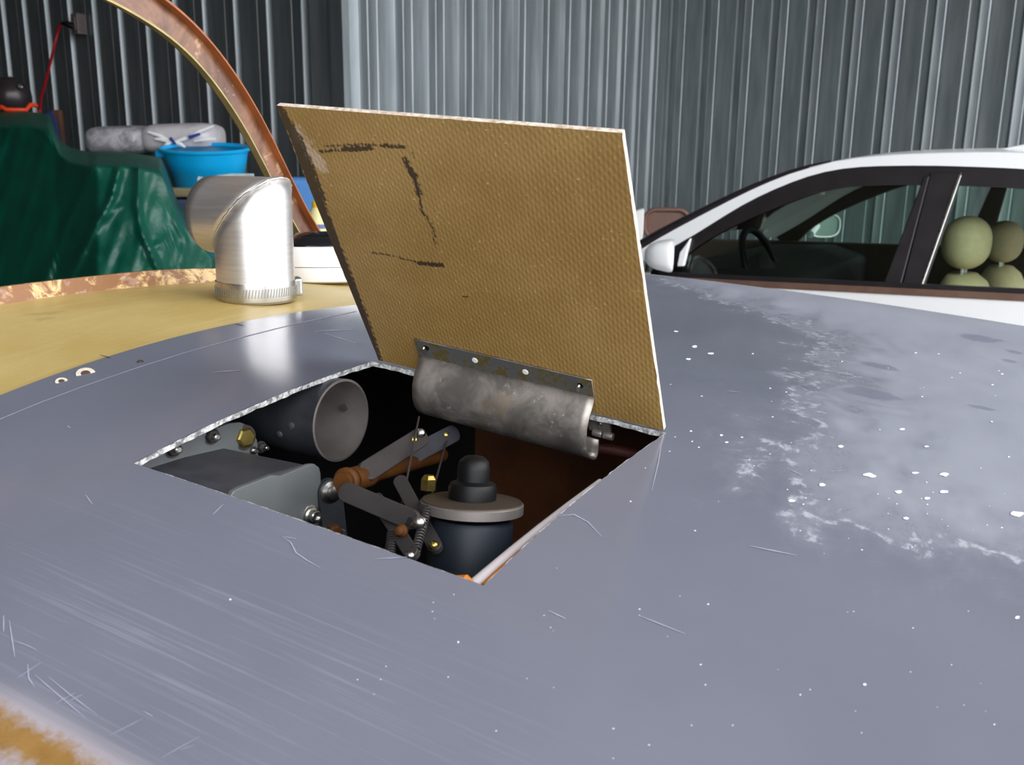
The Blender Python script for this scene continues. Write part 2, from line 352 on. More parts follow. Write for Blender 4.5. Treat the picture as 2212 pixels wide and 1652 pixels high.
# ================================================================== AIRCRAFT: COWLING
cow = thing('engine_cowling', 'grey primered aircraft engine cowling with an open square access hole', 'cowling', AP(0, 0, .7), AROT)
eu = pF-pL; ev = pB-pL
def seam_s(t): return -.2386+.0647*t
us = [('seam', k/46) for k in range(46)]+[(k/34) for k in range(35)]+[1+4.0*((k/110)**1.1) for k in range(1, 111)]
vs = [-2.3+2.3*k/60 for k in range(60)]+[k/32 for k in range(33)]+[1+6.3*(k/110) for k in range(1, 111)]
uin = (46, 46+34); vin = (60, 92)
P = np.zeros((len(us), len(vs), 3))
sL, tL = st(pL); su = .2038; sv, tv = .01543, .18197
for j, v in enumerate(vs):
    t = tL+tv*v; u0 = (seam_s(t)-sL-sv*v)/su
    for i, u in enumerate(us):
        uu = u0*(1-u[1]) if isinstance(u, tuple) else u
        s = sL+su*uu+sv*v; P[i, j] = AP(s, t, zs(s, t))
m, n = P.shape[:2]; g = G(); g.v = [tuple(p) for p in P.reshape(-1, 3)]
g.f = [(i*n+j, i*n+j+1, (i+1)*n+j+1, (i+1)*n+j) for i in range(m-1) for j in range(n-1) if not (uin[0] <= i < uin[1] and vin[0] <= j < vin[1])]
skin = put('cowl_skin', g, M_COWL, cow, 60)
# wear attributes and one mask shared by residue and painted sheen, laid out on the skin itself
VX = P.reshape(-1, 3); S, T = st(VX); ST = np.stack([S, T], 1)
def sts(px): return np.array([np.array(st(surf(*p))) for p in px])
def dseg(Q, pl):
    d = np.full(len(Q), 9.)
    for a, b in zip(pl[:-1], pl[1:]):
        ab = b-a; k = np.clip(((Q-a)@ab)/(ab@ab+1e-12), 0, 1); d = np.minimum(d, np.linalg.norm(Q-a-k[:, None]*ab, axis=1))
    return d
def inside(Q, poly):
    r = np.zeros(len(Q), bool); x, y = Q[:, 0], Q[:, 1]; k = len(poly)
    for i in range(k):
        a, b = poly[i], poly[(i+1) % k]; c = ((a[1] > y) != (b[1] > y)) & (x < (b[0]-a[0])*(y-a[1])/(b[1]-a[1]+1e-12)+a[0]); r ^= c
    return r
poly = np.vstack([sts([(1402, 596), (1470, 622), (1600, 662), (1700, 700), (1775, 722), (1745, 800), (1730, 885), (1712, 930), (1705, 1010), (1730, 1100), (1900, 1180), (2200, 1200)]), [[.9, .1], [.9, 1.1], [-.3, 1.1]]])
d = dseg(ST, np.vstack([poly, poly[:1]])); attr(skin, 'dust_sheen', np.where(inside(ST, poly), d, -d))
sm = np.zeros(len(S))
for px, r in (((2112, 730), .022), ((2190, 760), .012), ((2118, 880), .012), ((2180, 780), .01), ((2150, 735), .01), ((1900, 790), .02), ((1880, 850), .025)):
    c = sts([px])[0]; sm = np.maximum(sm, np.exp(-((np.linalg.norm(ST-c, axis=1)/r)**2)))
attr(skin, 'smudge', sm)
wl = sts([(-160, 1510), (0, 1572), (100, 1630), (190, 1690), (300, 1760)]); attr(skin, 'worn', np.exp(-(dseg(ST, wl)/.0115)**2))
c = sts([(420, 1420)])[0]; q = ST-c; attr(skin, 'sanding', np.exp(-(q[:, 0]/.11)**2-(q[:, 1]/.05)**2))
# thickness of the laminate round the hole
def hole_edge(a, b, k=40):
    top = []
    for i in range(k+1):
        p = a+(b-a)*i/k; s, t = st(p); top.append(AP(s, t, zs(s, t)))
    return top
loop = hole_edge(pL, pB)[:-1]+hole_edge(pB, pR)[:-1]+hole_edge(pR, pF)[:-1]+hole_edge(pF, pL)
ctr = (pL+pR)/2
inn = [p+nrm((ctr-p)*[1, 1, 0])*(.0008*rng.random()) for p in loop]
low = [p-UP*(.0028+.0008*rng.random()) for p in loop]
put('cut_edge', G().strip(inn, low), M_EDGE, cow, 60, label='ragged pale cut edge of the laminate')
# closed sides and nose below the skin
sk = [P[:, 0], P[-1, :], P[::-1, -1]]
top = np.vstack(sk)[::4]; bot = top.copy(); bot[:, 2] = np.minimum(.72, bot[:, 2]-.05)
put('lower_cowl', G().strip(list(top), list(bot)), M_COWL_ := simple('lower_cowl_primer', sr(110, 112, 125), .45, 0, .05, 6), cow, 60)
# marks on the skin
def ribbon(g, px, wpx, off=.00025, taper=True):
    pts = []
    for a, b in zip(px[:-1], px[1:]):
        k = max(2, int(math.hypot(b[0]-a[0], b[1]-a[1])/25))
        pts += [(a[0]+(b[0]-a[0])*i/k, a[1]+(b[1]-a[1])*i/k) for i in range(k)]
    pts.append(px[-1]); Q = [surf(*p) for p in pts]; A, B = [], []; nq = len(Q)
    for i, p in enumerate(Q):
        d = nrm(Q[min(i+1, nq-1)]-Q[max(i-1, 0)]); sd = np.cross(UP, d); dep = (p-CAM)@fwd
        wv = wpx/FPX*dep*.5*((math.sin(math.pi*(i+.3)/(nq-.4))*.8+.2) if taper else 1)
        # widen where the surface is seen at a slant
        vd = nrm(CAM-p); k = min(3.5, 1/max(.25, np.linalg.norm(np.cross(vd, nrm(sd)))))
        A.append(p+sd*wv*k+UP*off); B.append(p-sd*wv*k+UP*off)
    g.strip(A, B)
def hidden(x, y):
    hole = [(280, 1000), (600, 215), (1350, 275), (1450, 935), (1050, 1275)]; return bool(inside(np.array([[x, y]], float), hole)[0])
M_SCR = simple('pale_scratch', sr(168, 169, 184), .6, 0, .1, 200)
M_CHIP = simple('chipped_cream_rim', sr(206, 196, 178), .8, 0, .12, 400)
M_BORE = simple('brown_bore', sr(86, 62, 48), .8, 0, .2, 400)
M_FLK = simple('white_fleck', sr(235, 236, 240), .6, 0, .02, 200)
g = G()
for s_ in ([(610, 1160), (628, 1172), (640, 1195), (665, 1212), (690, 1226)], [(8, 1330), (8, 1365)], [(20, 1340), (27, 1385), (32, 1420)], [(30, 1385), (60, 1395), (80, 1405)],
           [(38, 1465), (88, 1432)], [(75, 1458), (130, 1505), (185, 1552)], [(105, 1463), (150, 1500), (210, 1545)], [(120, 1520), (163, 1497)], [(138, 1520), (178, 1501)], [(60, 1435), (62, 1465), (75, 1485)],
           [(310, 1537), (330, 1548)], [(235, 1590), (310, 1552)], [(350, 1637), (430, 1592)], [(390, 1620), (420, 1610)], [(1185, 1320), (1222, 1337)], [(1195, 1116), (1240, 1112), (1270, 1128), (1300, 1160)],
           [(808, 1208), (880, 1204)], [(146, 920), (152, 925)], [(460, 805), (520, 800)], [(185, 1070), (200, 1090)], [(460, 1112), (482, 1090)], [(610, 1160), (640, 1164)], [(680, 716), (760, 712)], [(700, 720), (770, 742)],
           [(1700, 1012), (1735, 1028)], [(1790, 1020), (1835, 1016)], [(1570, 845), (1600, 847)], [(1430, 950), (1422, 1000), (1408, 1060)], [(1620, 1180), (1720, 1200)], [(1380, 1330), (1480, 1370)]):
    ribbon(g, s_, 2.2)
put('scratches', g, M_SCR, cow, 0, kind='stuff', label='pale fine scratches scattered over the grey primer')
g = G(); ribbon(g, [(-60, 935), (0, 906), (90, 869), (180, 835), (290, 797), (400, 762), (520, 729), (640, 699), (770, 672)], 2.6, taper=False)
put('scribe_line', g, M_SCR, cow, 0, label='pale scribed line parallel to the cowl edge')
g = G()
def fleck(g, x, y, w_, h_, rot=0, off=.0003, n=9):
    if hidden(x, y): return
    p = surf(x, y); v = []
    for k in range(n):
        a = 2*math.pi*k/n; rr = .75+.5*random.random(); v.append(surf(x+w_*.5*math.cos(a)*rr+rot*math.sin(a), y+h_*.5*math.sin(a)*rr)+UP*off)
    g.add(v, [tuple(range(n))])
for x, y, a, b in ((1876, 1026, 26, 9), (1886, 1030, 14, 6), (2040, 1025, 20, 9), (1977, 1022, 16, 5), (1776, 1048, 15, 7), (1941, 1063, 15, 7), (2040, 1063, 19, 7), (2003, 1077, 12, 6), (1957, 1120, 12, 6), (2198, 1111, 34, 12),
                   (1500, 749, 11, 5), (1536, 764, 15, 5), (1487, 776, 11, 4), (1460, 716, 10, 3), (1816, 965, 16, 7), (1948, 928, 12, 5), (1493, 932, 5, 4), (1558, 941, 7, 4), (1570, 956, 8, 4), (1710, 1082, 14, 6), (2198, 1335, 10, 6), (1868, 1480, 8, 5), (2002, 965, 9, 4), (990, 1388, 4, 4), (498, 1296, 6, 3), (1330, 880, 4, 3)):
    fleck(g, x, y, a, b)
for _ in range(70):
    x = random.uniform(750, 2212); y = random.uniform(1000, 1640); r = random.uniform(1.2, 3); fleck(g, x, y, r*1.6, r, n=5)
for _ in range(50):
    x = random.uniform(1420, 2200); y = random.uniform(760, 1150); r = random.uniform(1.2, 3.2); fleck(g, x, y, r*2, r, n=5)
put('white_flecks', g, M_FLK, cow, 0, kind='stuff', label='small white flecks of filler on the primer')
for x, y, r, d in ((185, 807, 17, 8), (133, 824, 11, 5), (303, 782, 6, 4)):
    p = surf(x, y); rr = r/FPX*((p-CAM)@fwd)*1.15; s, t = st(p)
    o = put('screw_hole', G().lathe([(rr, .0003), (rr*.62, .00045), (rr*.5, .0004)], p, nrm(UP*.75+nrm(CAM-p)*.45), 20, cap=False), M_CHIP if r > 7 else M_LINK, cow, 60, label='countersunk screw hole with a pale chipped rim')
    put('bore', G().lathe([(rr*.5, .0002), (1e-5, .0003)], p, nrm(UP*.75+nrm(CAM-p)*.45), 16, cap=False), M_BORE, o, 60)

# engine bay lining (keeps the bay dark); a part of the cowling
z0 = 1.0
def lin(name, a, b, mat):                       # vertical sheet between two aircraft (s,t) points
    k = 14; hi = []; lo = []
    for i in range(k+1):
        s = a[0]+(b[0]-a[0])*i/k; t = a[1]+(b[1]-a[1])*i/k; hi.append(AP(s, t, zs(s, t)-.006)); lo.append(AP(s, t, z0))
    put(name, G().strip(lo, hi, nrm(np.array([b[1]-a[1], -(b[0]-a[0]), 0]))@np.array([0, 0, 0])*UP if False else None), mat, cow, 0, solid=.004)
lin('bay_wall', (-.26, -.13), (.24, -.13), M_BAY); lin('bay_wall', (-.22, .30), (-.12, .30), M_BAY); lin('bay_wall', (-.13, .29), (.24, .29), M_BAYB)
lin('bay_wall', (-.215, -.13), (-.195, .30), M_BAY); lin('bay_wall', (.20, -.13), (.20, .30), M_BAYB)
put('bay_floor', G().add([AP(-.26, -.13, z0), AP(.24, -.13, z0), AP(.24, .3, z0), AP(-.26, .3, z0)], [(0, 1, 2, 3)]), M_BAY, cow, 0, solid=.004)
# pale edge pipe and orange sealant along the near right edge of the hole
eFR = [pt(1026, 1268, .393), pt(1060, 1238, .402), pt(1110, 1194, .418), pt(1170, 1143, .438), pt(1230, 1094, .462), pt(1300, 1040, .49)]
put('edge_pipe', G().tube([p-T3*.0004-F3*.0008 for p in eFR], [.0033, .0031, .0028, .0024, .002, .0016], 12), M_WPIPE, cow, 40, label='pale pipe running under the near right edge of the hole')
g = G().tube([pt(1046, 1268, .392), pt(1072, 1243, .398), pt(1110, 1207, .409), pt(1150, 1168, .424)], [.0020, .0020, .0016, .0008], 8); g.tube([pt(985, 1246, .395), pt(1005, 1252, .393), pt(1024, 1262, .391)], [.0008, .0024, .0010], 8)
put('sealant', g, M_GASK, cow, 40, label='orange sealant in the near corner of the hole')

# ================================================================== AIRCRAFT: FORWARD DECK
dk = thing('fuselage_deck', 'yellow fibreglass forward deck meeting the grey cowling at a curved seam', 'fuselage', AP(-.5, .1, .7), AROT)
def fl_s(t): return -.4235+.127*t
ts = np.linspace(-.5, 1.1, 90); Q = np.zeros((34, 90, 3))
for j, t in enumerate(ts):
    for i in range(34):
        k = i/33; s = fl_s(t)*(1-k)+(seam_s(t)+.02)*k; Q[i, j] = AP(s, t, zs(s, t)-.0012)
put('deck_skin', G().grid(Q), M_DECK, dk, 60)
H = .0115; A = [AP(fl_s(t)+.001, t, zs(fl_s(t), t)-.002) for t in ts]; B = [AP(fl_s(t)-.002, t, zs(fl_s(t), t)+H*(1+.04*math.sin(t*40))) for t in ts]
put('flange', G().strip(A, B, -F3*.004), M_FLANGE, dk, 40, label='brown resin stained upright flange along the deck edge')
top = np.vstack([Q[::-1, 0], Q[0], Q[:, -1]])[::3]; bot = top.copy(); bot[:, 2] = .72
put('fuselage_side', G().strip(list(top), list(bot)), M_DECK, dk, 60)
for t in (-.20, .46):
    put('hoop_socket', G().box(AP(-.445, t, 1.16), (.02, .05, .48), (F3, T3, UP)), M_FLANGE, dk, 0, bevel=.003)
put('fuselage_belly', G().box(AP(-.35, .2, .72), (1.1, .9, .05), (F3, T3, UP)), M_DECK, dk, 0)
for s, t in ((-.7, -.1), (-.7, .5)):
    lg = put('gear_leg', G().tube([AP(s, t, .71), AP(s, t+(.1 if t > 0 else -.1), .16)], [.03, .018], 10), M_LINK, dk)
    put('wheel', G().lathe([(.05, -.05), (.14, -.05), (.16, -.03), (.16, .03), (.14, .05), (.05, .05)], AP(s, t+(.1 if t > 0 else -.1), .16), T3, 24), M_TYRE, lg)
g = G()
for px in ([(215, 767), (238, 774)], [(508, 700), (528, 704)]): ribbon(g, px, 3, off=.0004)
for px in ([(50, 680), (140, 672)], [(75, 690), (120, 685)]): ribbon(g, px, .8, off=.0002)
put('pencil_ticks', g, M_BLACK, dk, 0, kind='stuff', label='short dark pencil ticks by the seam')

# ================================================================== ACCESS DOOR (opened, leaning over the hole)
dTL = CAM+ray(597, 228)*.489; dTR = CAM+ray(1345, 287)*.4113
hB, hR = pB+nrm(pR-pB)*.002, pR-nrm(pR-pB)*.0003
eh = nrm(hR-hB); nd = nrm(np.cross(eh, nrm((dTL+dTR)/2-(hB+hR)/2)))
if nd@(CAM-hB) < 0: nd = -nd                      # inner face looks at the viewer
eup = np.cross(nd, eh); eup = eup if eup[2] > 0 else -eup
dc = hB
c00 = plane(818, 778, dc, nd); c01 = plane(597, 228, dc, nd); c11 = plane(1343, 287, dc, nd); c10 = plane(1434, 930, dc, nd)
THK = .0032
door = thing('access_door', 'square brown fibreglass access door propped open over the hole in the cowling', 'door panel', (hB+hR)/2, AROT)
nu, nv = 150, 150; gu = np.linspace(0, 1, nu); gv = np.linspace(0, 1, nv)
Pd = ((1-gu)[:, None, None]*(1-gv)[None, :, None]*c00+gu[:, None, None]*(1-gv)[None, :, None]*c10+(1-gu)[:, None, None]*gv[None, :, None]*c01+gu[:, None, None]*gv[None, :, None]*c11)
face = put('inner_face', G().grid(Pd), M_DOOR, door, 60)
FQ = np.stack([(Pd-dc)@eh, (Pd-dc)@eup], -1).reshape(-1, 2)
def dq(px): return np.array([[(plane(*p, dc, nd)-dc)@eh, (plane(*p, dc, nd)-dc)@eup] for p in px])
ink = np.zeros(len(FQ))
for px, wd, k in (([(690, 327), (740, 324), (805, 320)], .0016, .75), ([(745, 323), (802, 320)], .0018, 1.0), ([(700, 316), (780, 312), (878, 317)], .0013, .68), ([(825, 315), (876, 317)], .0016, .85),
                  ([(875, 345), (893, 375), (905, 420)], .0026, .86), ([(880, 360), (896, 385)], .0022, 1.), ([(903, 400), (910, 455), (932, 485), (942, 530)], .0018, .68),
                  ([(800, 545), (845, 552), (900, 566), (958, 574)], .0012, .72), ([(905, 568), (956, 573)], .0018, 1.05), ([(890, 330), (895, 340)], .0012, .8), ([(998, 639), (1010, 641)], .0008, .9),
                  ([(600, 232), (634, 290), (683, 420), (737, 560), (783, 680), (814, 774)], .0048, 1.15), ([(650, 300), (700, 430)], .003, .8)):
    ink = np.maximum(ink, k*np.exp(-(dseg(FQ, dq(px))/wd)**2))
attr(face, 'ink', ink)
ab = np.exp(-(dseg(FQ, dq([(640, 285), (665, 320), (695, 360)]))/.009)**2); attr(face, 'abraded', ab*.8)
bor = [c00, c10, c11, c01, c00]; A = []
for a, b in zip(bor[:-1], bor[1:]): A += [a+(b-a)*k/40 for k in range(40)]
A.append(bor[-1]); jit = lambda p: p+(eh*rng.normal()+eup*rng.normal())*.00018
put('cut_edge', G().strip([jit(p) for p in A], [p-nd*THK for p in A]), M_DEDGE, door, 60, label='pale cut edge of the door laminate')
put('outer_skin', G().add([p-nd*THK for p in (c00, c10, c11, c01)], [(0, 1, 2, 3)]), M_COWL_, door, 0)
# gooseneck hinge bracket riveted to the door
bl = (plane(900, 740, dc, nd)-dc)@eh; br_ = (plane(1281, 822, dc, nd)-dc)@eh
topu0 = (plane(900, 730, dc, nd)-dc)@eup; topu1 = (plane(1281, 818, dc, nd)-dc)@eup
prof = [(.0009, 0), (.0009, -.013), (.0016, -.0155), (.0048, -.0185), (.0098, -.0215), (.0148, -.027), (.0178, -.034), (.0186, -.041), (.017, -.0475), (.0135, -.053), (.0105, -.0565), (.008, -.0578), (.0058, -.0568), (.004, -.053), (.0025, -.0475)]
ku = 24; A = np.zeros((ku+1, len(prof), 3))
for i in range(ku+1):
    x = bl+(br_-bl)*i/ku; tu = topu0+(topu1-topu0)*i/ku
    for j, (a, b) in enumerate(prof): A[i, j] = dc+eh*x+eup*(tu+b)+nd*a
hb = put('hinge_bracket', G().grid(A), M_BRKT, door, 40, solid=.0012, label='curved mottled aluminium gooseneck bracket')
Bq = A[:, :3].copy(); Bq = Bq+nd*.00075
put('adhesive_stain', G().grid(Bq[:, :2]*1.0), bondstain(), hb, 60, label='smeared olive adhesive on the bracket flange')
for (x, y, k) in ((921, 752, 'cleco'), (1026, 778, 'w'), (1135, 803, 'w'), (1253, 833, 'cleco')):
    p = plane(x, y, dc+nd*.0018, nd)
    if k == 'w': put('rivet_hole', G().lathe([(.0020, 0), (.0019, .0004), (1e-5, .0005)], p, nd, 14), M_FLK, hb, 60, label='rivet hole showing bright white')
    else:
        o = put('clip_pin', G().bar(p+nd*.001-eh*.0010-eup*.0030, p+nd*.004+eh*.0012+eup*.0035, .0022, .0014, nd), M_STEEL, hb, 60, label='bright split clip pin'); put('clip_hole', G().lathe([(.0026, 0), (1e-5, .0002)], p-nd*.0002, nd, 12), M_BLACK, o, 60)
hx = dc+eh*(br_-.005)+eup*(-.006)
hg = G().box(hx+eh*.004-nd*.003-eup*.004, (.014, .003, .012), (eh, nd, eup))
hl = put('hinge_leaf', hg, M_BRKT, door, 0, bevel=.0006)
for k in (-.003, .004): put('hinge_knuckle', G().lathe([(.0022, -.003), (.0024, -.002), (.0024, .002), (.0022, .003)], hx+eh*(.006+k)-eup*(.010)-nd*.001, eh, 14), M_BRKT, hl)
put('rivet', G().lathe([(.0016, 0), (.0013, .0008), (1e-5, .0011)], hx+eh*.005-eup*.002-nd*.0014, nd, 12), M_STEEL, hl)

# ================================================================== DUCT ELBOW on the deck
pb = surf(556, 657); s_e, t_e = st(pb); RE = .0318
back = nrm((pb-CAM)*[1, 1, 0]); bc = pb+back*RE; s_e, t_e = st(bc); bz = pb[2]-.001
bc = np.array([bc[0], bc[1], bz]); elb = thing('duct_elbow', 'bare aluminium duct elbow standing on the yellow deck', 'duct', bc, AROT)
hd = nrm(-F3*.98+T3*.02); HZ = .0705
def miter(cut_axis_pts, c, ax, n=48):
    pass
n = 48; ring = lambda c, a, b, r: [c+(a*math.cos(2*math.pi*k/n)+b*math.sin(2*math.pi*k/n))*r for k in range(n)]
sd = np.cross(UP, hd)
def vert(r, z0_, bias=0):                        # vertical leg, top cut on the 45 degree mitre plane
    lo, hi = [], []
    for k in range(n):
        a = 2*math.pi*k/n; x, y = math.cos(a)*r, math.sin(a)*r; lo.append(bc+hd*x+sd*y+UP*z0_); hi.append(bc+hd*x+sd*y+UP*(HZ-x))
    return lo, hi
lo, hi = vert(RE, 0); g = G(); rows = [[np.asarray(l)+(np.asarray(h)-np.asarray(l))*k/6 for l, h in zip(lo, hi)] for k in range(7)]
g.add([p for r_ in rows for p in r_], [(i*n+k, i*n+(k+1) % n, (i+1)*n+(k+1) % n, (i+1)*n+k) for i in range(6) for k in range(n)])
put('upright_tube', g, M_ELB, elb, 50, solid=.0012)
LEN = .044; g = G(); r1, r2 = [], []
for k in range(n):
    a = 2*math.pi*k/n; x, y = math.cos(a)*RE*1.005, math.sin(a)*RE*1.005      # x up, y side
    r1.append(bc+UP*(HZ+x)+sd*y-hd*x); r2.append(bc+UP*(HZ+x)+sd*y+hd*LEN)
rows = [[p+(q-p)*k/6 for p, q in zip(r1, r2)] for k in range(7)]
g.add([p for r_ in rows for p in r_], [(i*n+k, i*n+(k+1) % n, (i+1)*n+(k+1) % n, (i+1)*n+k) for i in range(6) for k in range(n)])
put('side_tube', g, M_ELB, elb, 50, solid=.0012)
wl = []
for k in range(n*2):
    a = 2*math.pi*k/(2*n); x, y = math.cos(a)*RE*1.01, math.sin(a)*RE*1.01; wl.append(bc+hd*x+sd*y+UP*(HZ-x)+(hd*rng.normal()+UP*rng.normal())*.00025)
put('weld_seam', G().tube(wl, [.0011*(.7+.6*rng.random()) for _ in wl], 6, closed=True), M_ELB, elb, 60, label='rough weld bead on the mitre')
cl = put('hose_clamp', G().lathe([(RE+.0004, .002), (RE+.0017, .002), (RE+.0019, .0035), (RE+.0019, .0155), (RE+.0017, .0175), (RE+.0004, .0175)], bc, UP, 64, cap=False), M_STEEL, elb, 40, label='bright steel worm drive hose clamp')
for k in range(84):
    a = 2*math.pi*k/84; r_ = hd*math.cos(a)+sd*math.sin(a); tg = np.cross(UP, r_)
    if k == 0:
        slot0 = put('clamp_slot', G().box(bc+r_*(RE+.00195)+UP*.0095, (.0010, .0005, .0075), (tg, r_, nrm(UP+tg*.18))), M_SLOT, cl, 0)
        continue
    put('clamp_slot', G().box(bc+r_*(RE+.00195)+UP*.0095, (.0010, .0005, .0075), (tg, r_, nrm(UP+tg*.18))), M_SLOT, cl, 0)
rs = nrm(CR*[1, 1, 0]*.93+back*.36); put('clamp_screw', G().box(bc+rs*(RE+.0015)+UP*.0105, (.010, .014, .016), (rs, np.cross(UP, rs), UP)), M_STEEL, cl, 0, bevel=.0025)

# ================================================================== WHITE CASE on the deck
pc = surf(704, 614); sc_, tc_ = st(pc); ccz = pc[2]; back2 = nrm((pc-CAM)*[1, 1, 0]); side2 = np.cross(back2, UP)
cc = pc+back2*.045; cs = thing('plastic_case', 'small white rounded case with glossy black top behind the metal elbow', 'case', np.array([cc[0], cc[1], ccz]), AROT)
def oval(levels, n=40, asp=1.2):
    v = []; f = []; m = len(levels)
    for r, z in levels:
        for k in range(n):
            a = 2*math.pi*k/n; q = 2.5; cx = abs(math.cos(a))**(2/q)*math.copysign(1, math.cos(a)); sx = abs(math.sin(a))**(2/q)*math.copysign(1, math.sin(a)); v.append(np.array([cc[0], cc[1], ccz+z])+side2*cx*r*asp+back2*sx*r)
    for i in range(m-1):
        for k in range(n): f.append((i*n+k, i*n+(k+1) % n, (i+1)*n+(k+1) % n, (i+1)*n+k))
    f.append(tuple(range(n-1, -1, -1))); f.append(tuple((m-1)*n+k for k in range(n))); return G().add(v, f)
put('case_body', oval([(.038, 0), (.042, .002), (.0442, .010), (.0448, .0165)]), M_WHITE, cs, 30)
put('case_lid', oval([(.0448, .0172), (.0446, .026), (.0435, .034), (.0425, .037)]), M_WHITE, cs, 30)
put('black_top', oval([(.0422, .0372), (.0415, .0395), (.036, .044), (.024, .0475), (.01, .049)]), M_BLACKG, cs, 60, label='glossy black top')

# ================================================================== CANOPY ARCH
SA = -.45
ar = thing('canopy_frame', 'curved brown resin channel hoop standing at the back of the deck', 'frame', AP(SA, .2, 1.40), AROT)
mid = [(300, 0), (375, 50), (437, 110), (490, 180), (535, 250), (572, 320), (610, 400), (650, 480), (682, 530)]
M2 = []
for p in mid:
    q = plane(*p, AP(SA, 0, 0), F3); s, t = st(q); M2.append((t, q[2]))
M2 = np.array(M2); tc0 = .13
left = [(2*tc0-t, z) for t, z in M2]; full = np.vstack([M2[::-1], [[.19, M2[0, 1]+.013], [tc0, M2[0, 1]+.020], [2*tc0-.19, M2[0, 1]+.013]], left])
# smooth resample
dd = np.r_[0, np.cumsum(np.linalg.norm(np.diff(full, axis=0), axis=1))]; uu = np.linspace(0, dd[-1], 90); C2 = np.stack([np.interp(uu, dd, full[:, k]) for k in (0, 1)], 1)
for _ in range(12): C2[1:-1] = .25*C2[:-2]+.5*C2[1:-1]+.25*C2[2:]
tg = np.gradient(C2, axis=0); tg /= np.linalg.norm(tg, axis=1)[:, None]; nn = np.stack([tg[:, 1], -tg[:, 0]], 1)
if nn[45, 1] < 0: nn = -nn                        # outward
HW = .0138
def arc(off, s): return [AP(s, *(c+k*off)) for c, k in zip(C2, nn)]
put('web', G().strip(arc(-HW, SA-.004), arc(HW, SA-.006), -F3*.002), M_ARCH, ar, 60, label='reddish brown web of the channel')
put('inner_lip', G().strip(arc(-HW, SA-.005), arc(-HW-.003, SA+.007), np.array([0, 0, .0022])), M_ARCHY, ar, 60, label='yellowish inner lip')
put('outer_lip', G().strip(arc(HW, SA-.007), arc(HW+.001, SA+.002), np.array([0, 0, .0025])), M_ARCHO, ar, 60, label='orange brown outer lip')

# ================================================================== UNDER THE HOLE
# duct tube
tc = pt(738, 908, .585); axd = nrm(CR*.866-fwd*.50-CU*.13); RT = .0262
tb = thing('air_duct', 'dark aluminium tube with an open bore under the left of the hole', 'tube', tc-axd*.06-UP*RT, AROT)
put('tube_wall', G().lathe([(RT, -.16), (RT, -.008), (RT+.0003, 0)], tc, axd, 48, cap=False), M_TUBE, tb, 40)
put('bore', G().lathe([(RT+.0003, 0), (RT-.0012, .0003), (RT-.0015, -.004), (RT-.0015, -.04), (1e-4, -.07)], tc, axd, 48, cap=False), M_TUBEI, tb, 60, label='bare bright inside of the tube')
fa, fb, _ = frame(axd)
for x, y, k in ((743, 880, 0), ):
    
    p = None
    for q in np.linspace(.58, .68, 400):
        p = pt(x, y, q); rd = (p-tc)-axd*((p-tc)@axd)
        if np.linalg.norm(rd) > RT-.0018 and (p-tc)@axd < -.004: break
    p = p+nrm(CAM-p)*.0016; put('bore_hole', G().lathe([(.0026, 0), (1e-5, .0004)], p, nrm(CAM-p), 12), M_BAY, tb, 60, label='small dark hole in the bore')
for x, y in ((625, 921), (572, 962)):
    p = pt(x, y, .57); rad = (p-tc)-axd*((p-tc)@axd); p = tc+axd*((p-tc)@axd)+nrm(rad+1e-6)*RT; put('rivet', G().lathe([(.0024, -.001), (.0022, .0008), (1e-5, .0014)], p, rad, 12), M_GREYD, tb, 60)
# grey bracket plate with nuts
sp_ = st(pt(440, 955, .535))[0]
def psl(px, s0): return [plane(*p, AP(s0, 0, 0), F3) for p in px]
poly = psl([(290, 992), (350, 962), (440, 934), (498, 914), (520, 912), (535, 918), (556, 950), (560, 1000)], sp_); poly += [poly[-1]-UP*.04, poly[0]-UP*.04]
bp = thing('bracket_plate', 'grey sheet metal bracket plate fastened with hex nuts inside the hole', 'bracket', poly[-1], AROT)
put('plate', G().prism(poly, -F3*.003), M_GREY, bp, 0, bevel=.0006)
def hexnut(x, y, s0, r, mat, par, label=None, dep=.004, stud=True):
    p = plane(x, y, AP(s0, 0, 0), F3); ax = nrm(F3*.8+nrm(CAM-p)*.4)
    o = put('hex_nut', G().lathe([(r, 0), (r, dep*.8), (r*.82, dep)], p, ax, 6), mat, par, 20, label=label)
    put('washer', G().lathe([(r*1.25, -.0002), (r*1.25, .0008)], p, ax, 20), M_LINK, o, 30)
    if stud: put('stud', G().lathe([(r*.48, dep), (r*.48, dep+.004), (r*.3, dep+.0045)], p, ax, 12), M_STEEL, o, 30)
    return o
hexnut(371, 968, sp_, .0044, M_LINK, bp); hexnut(455, 941, sp_, .0042, M_LINK, bp)
hexnut(527, 944, sp_, .0062, M_GOLD, bp, 'yellow zinc hex bolt head', stud=False); hexnut(546, 973, sp_, .0022, M_STEEL, bp, dep=.002); hexnut(563, 965, sp_, .0030, M_LINK, bp)
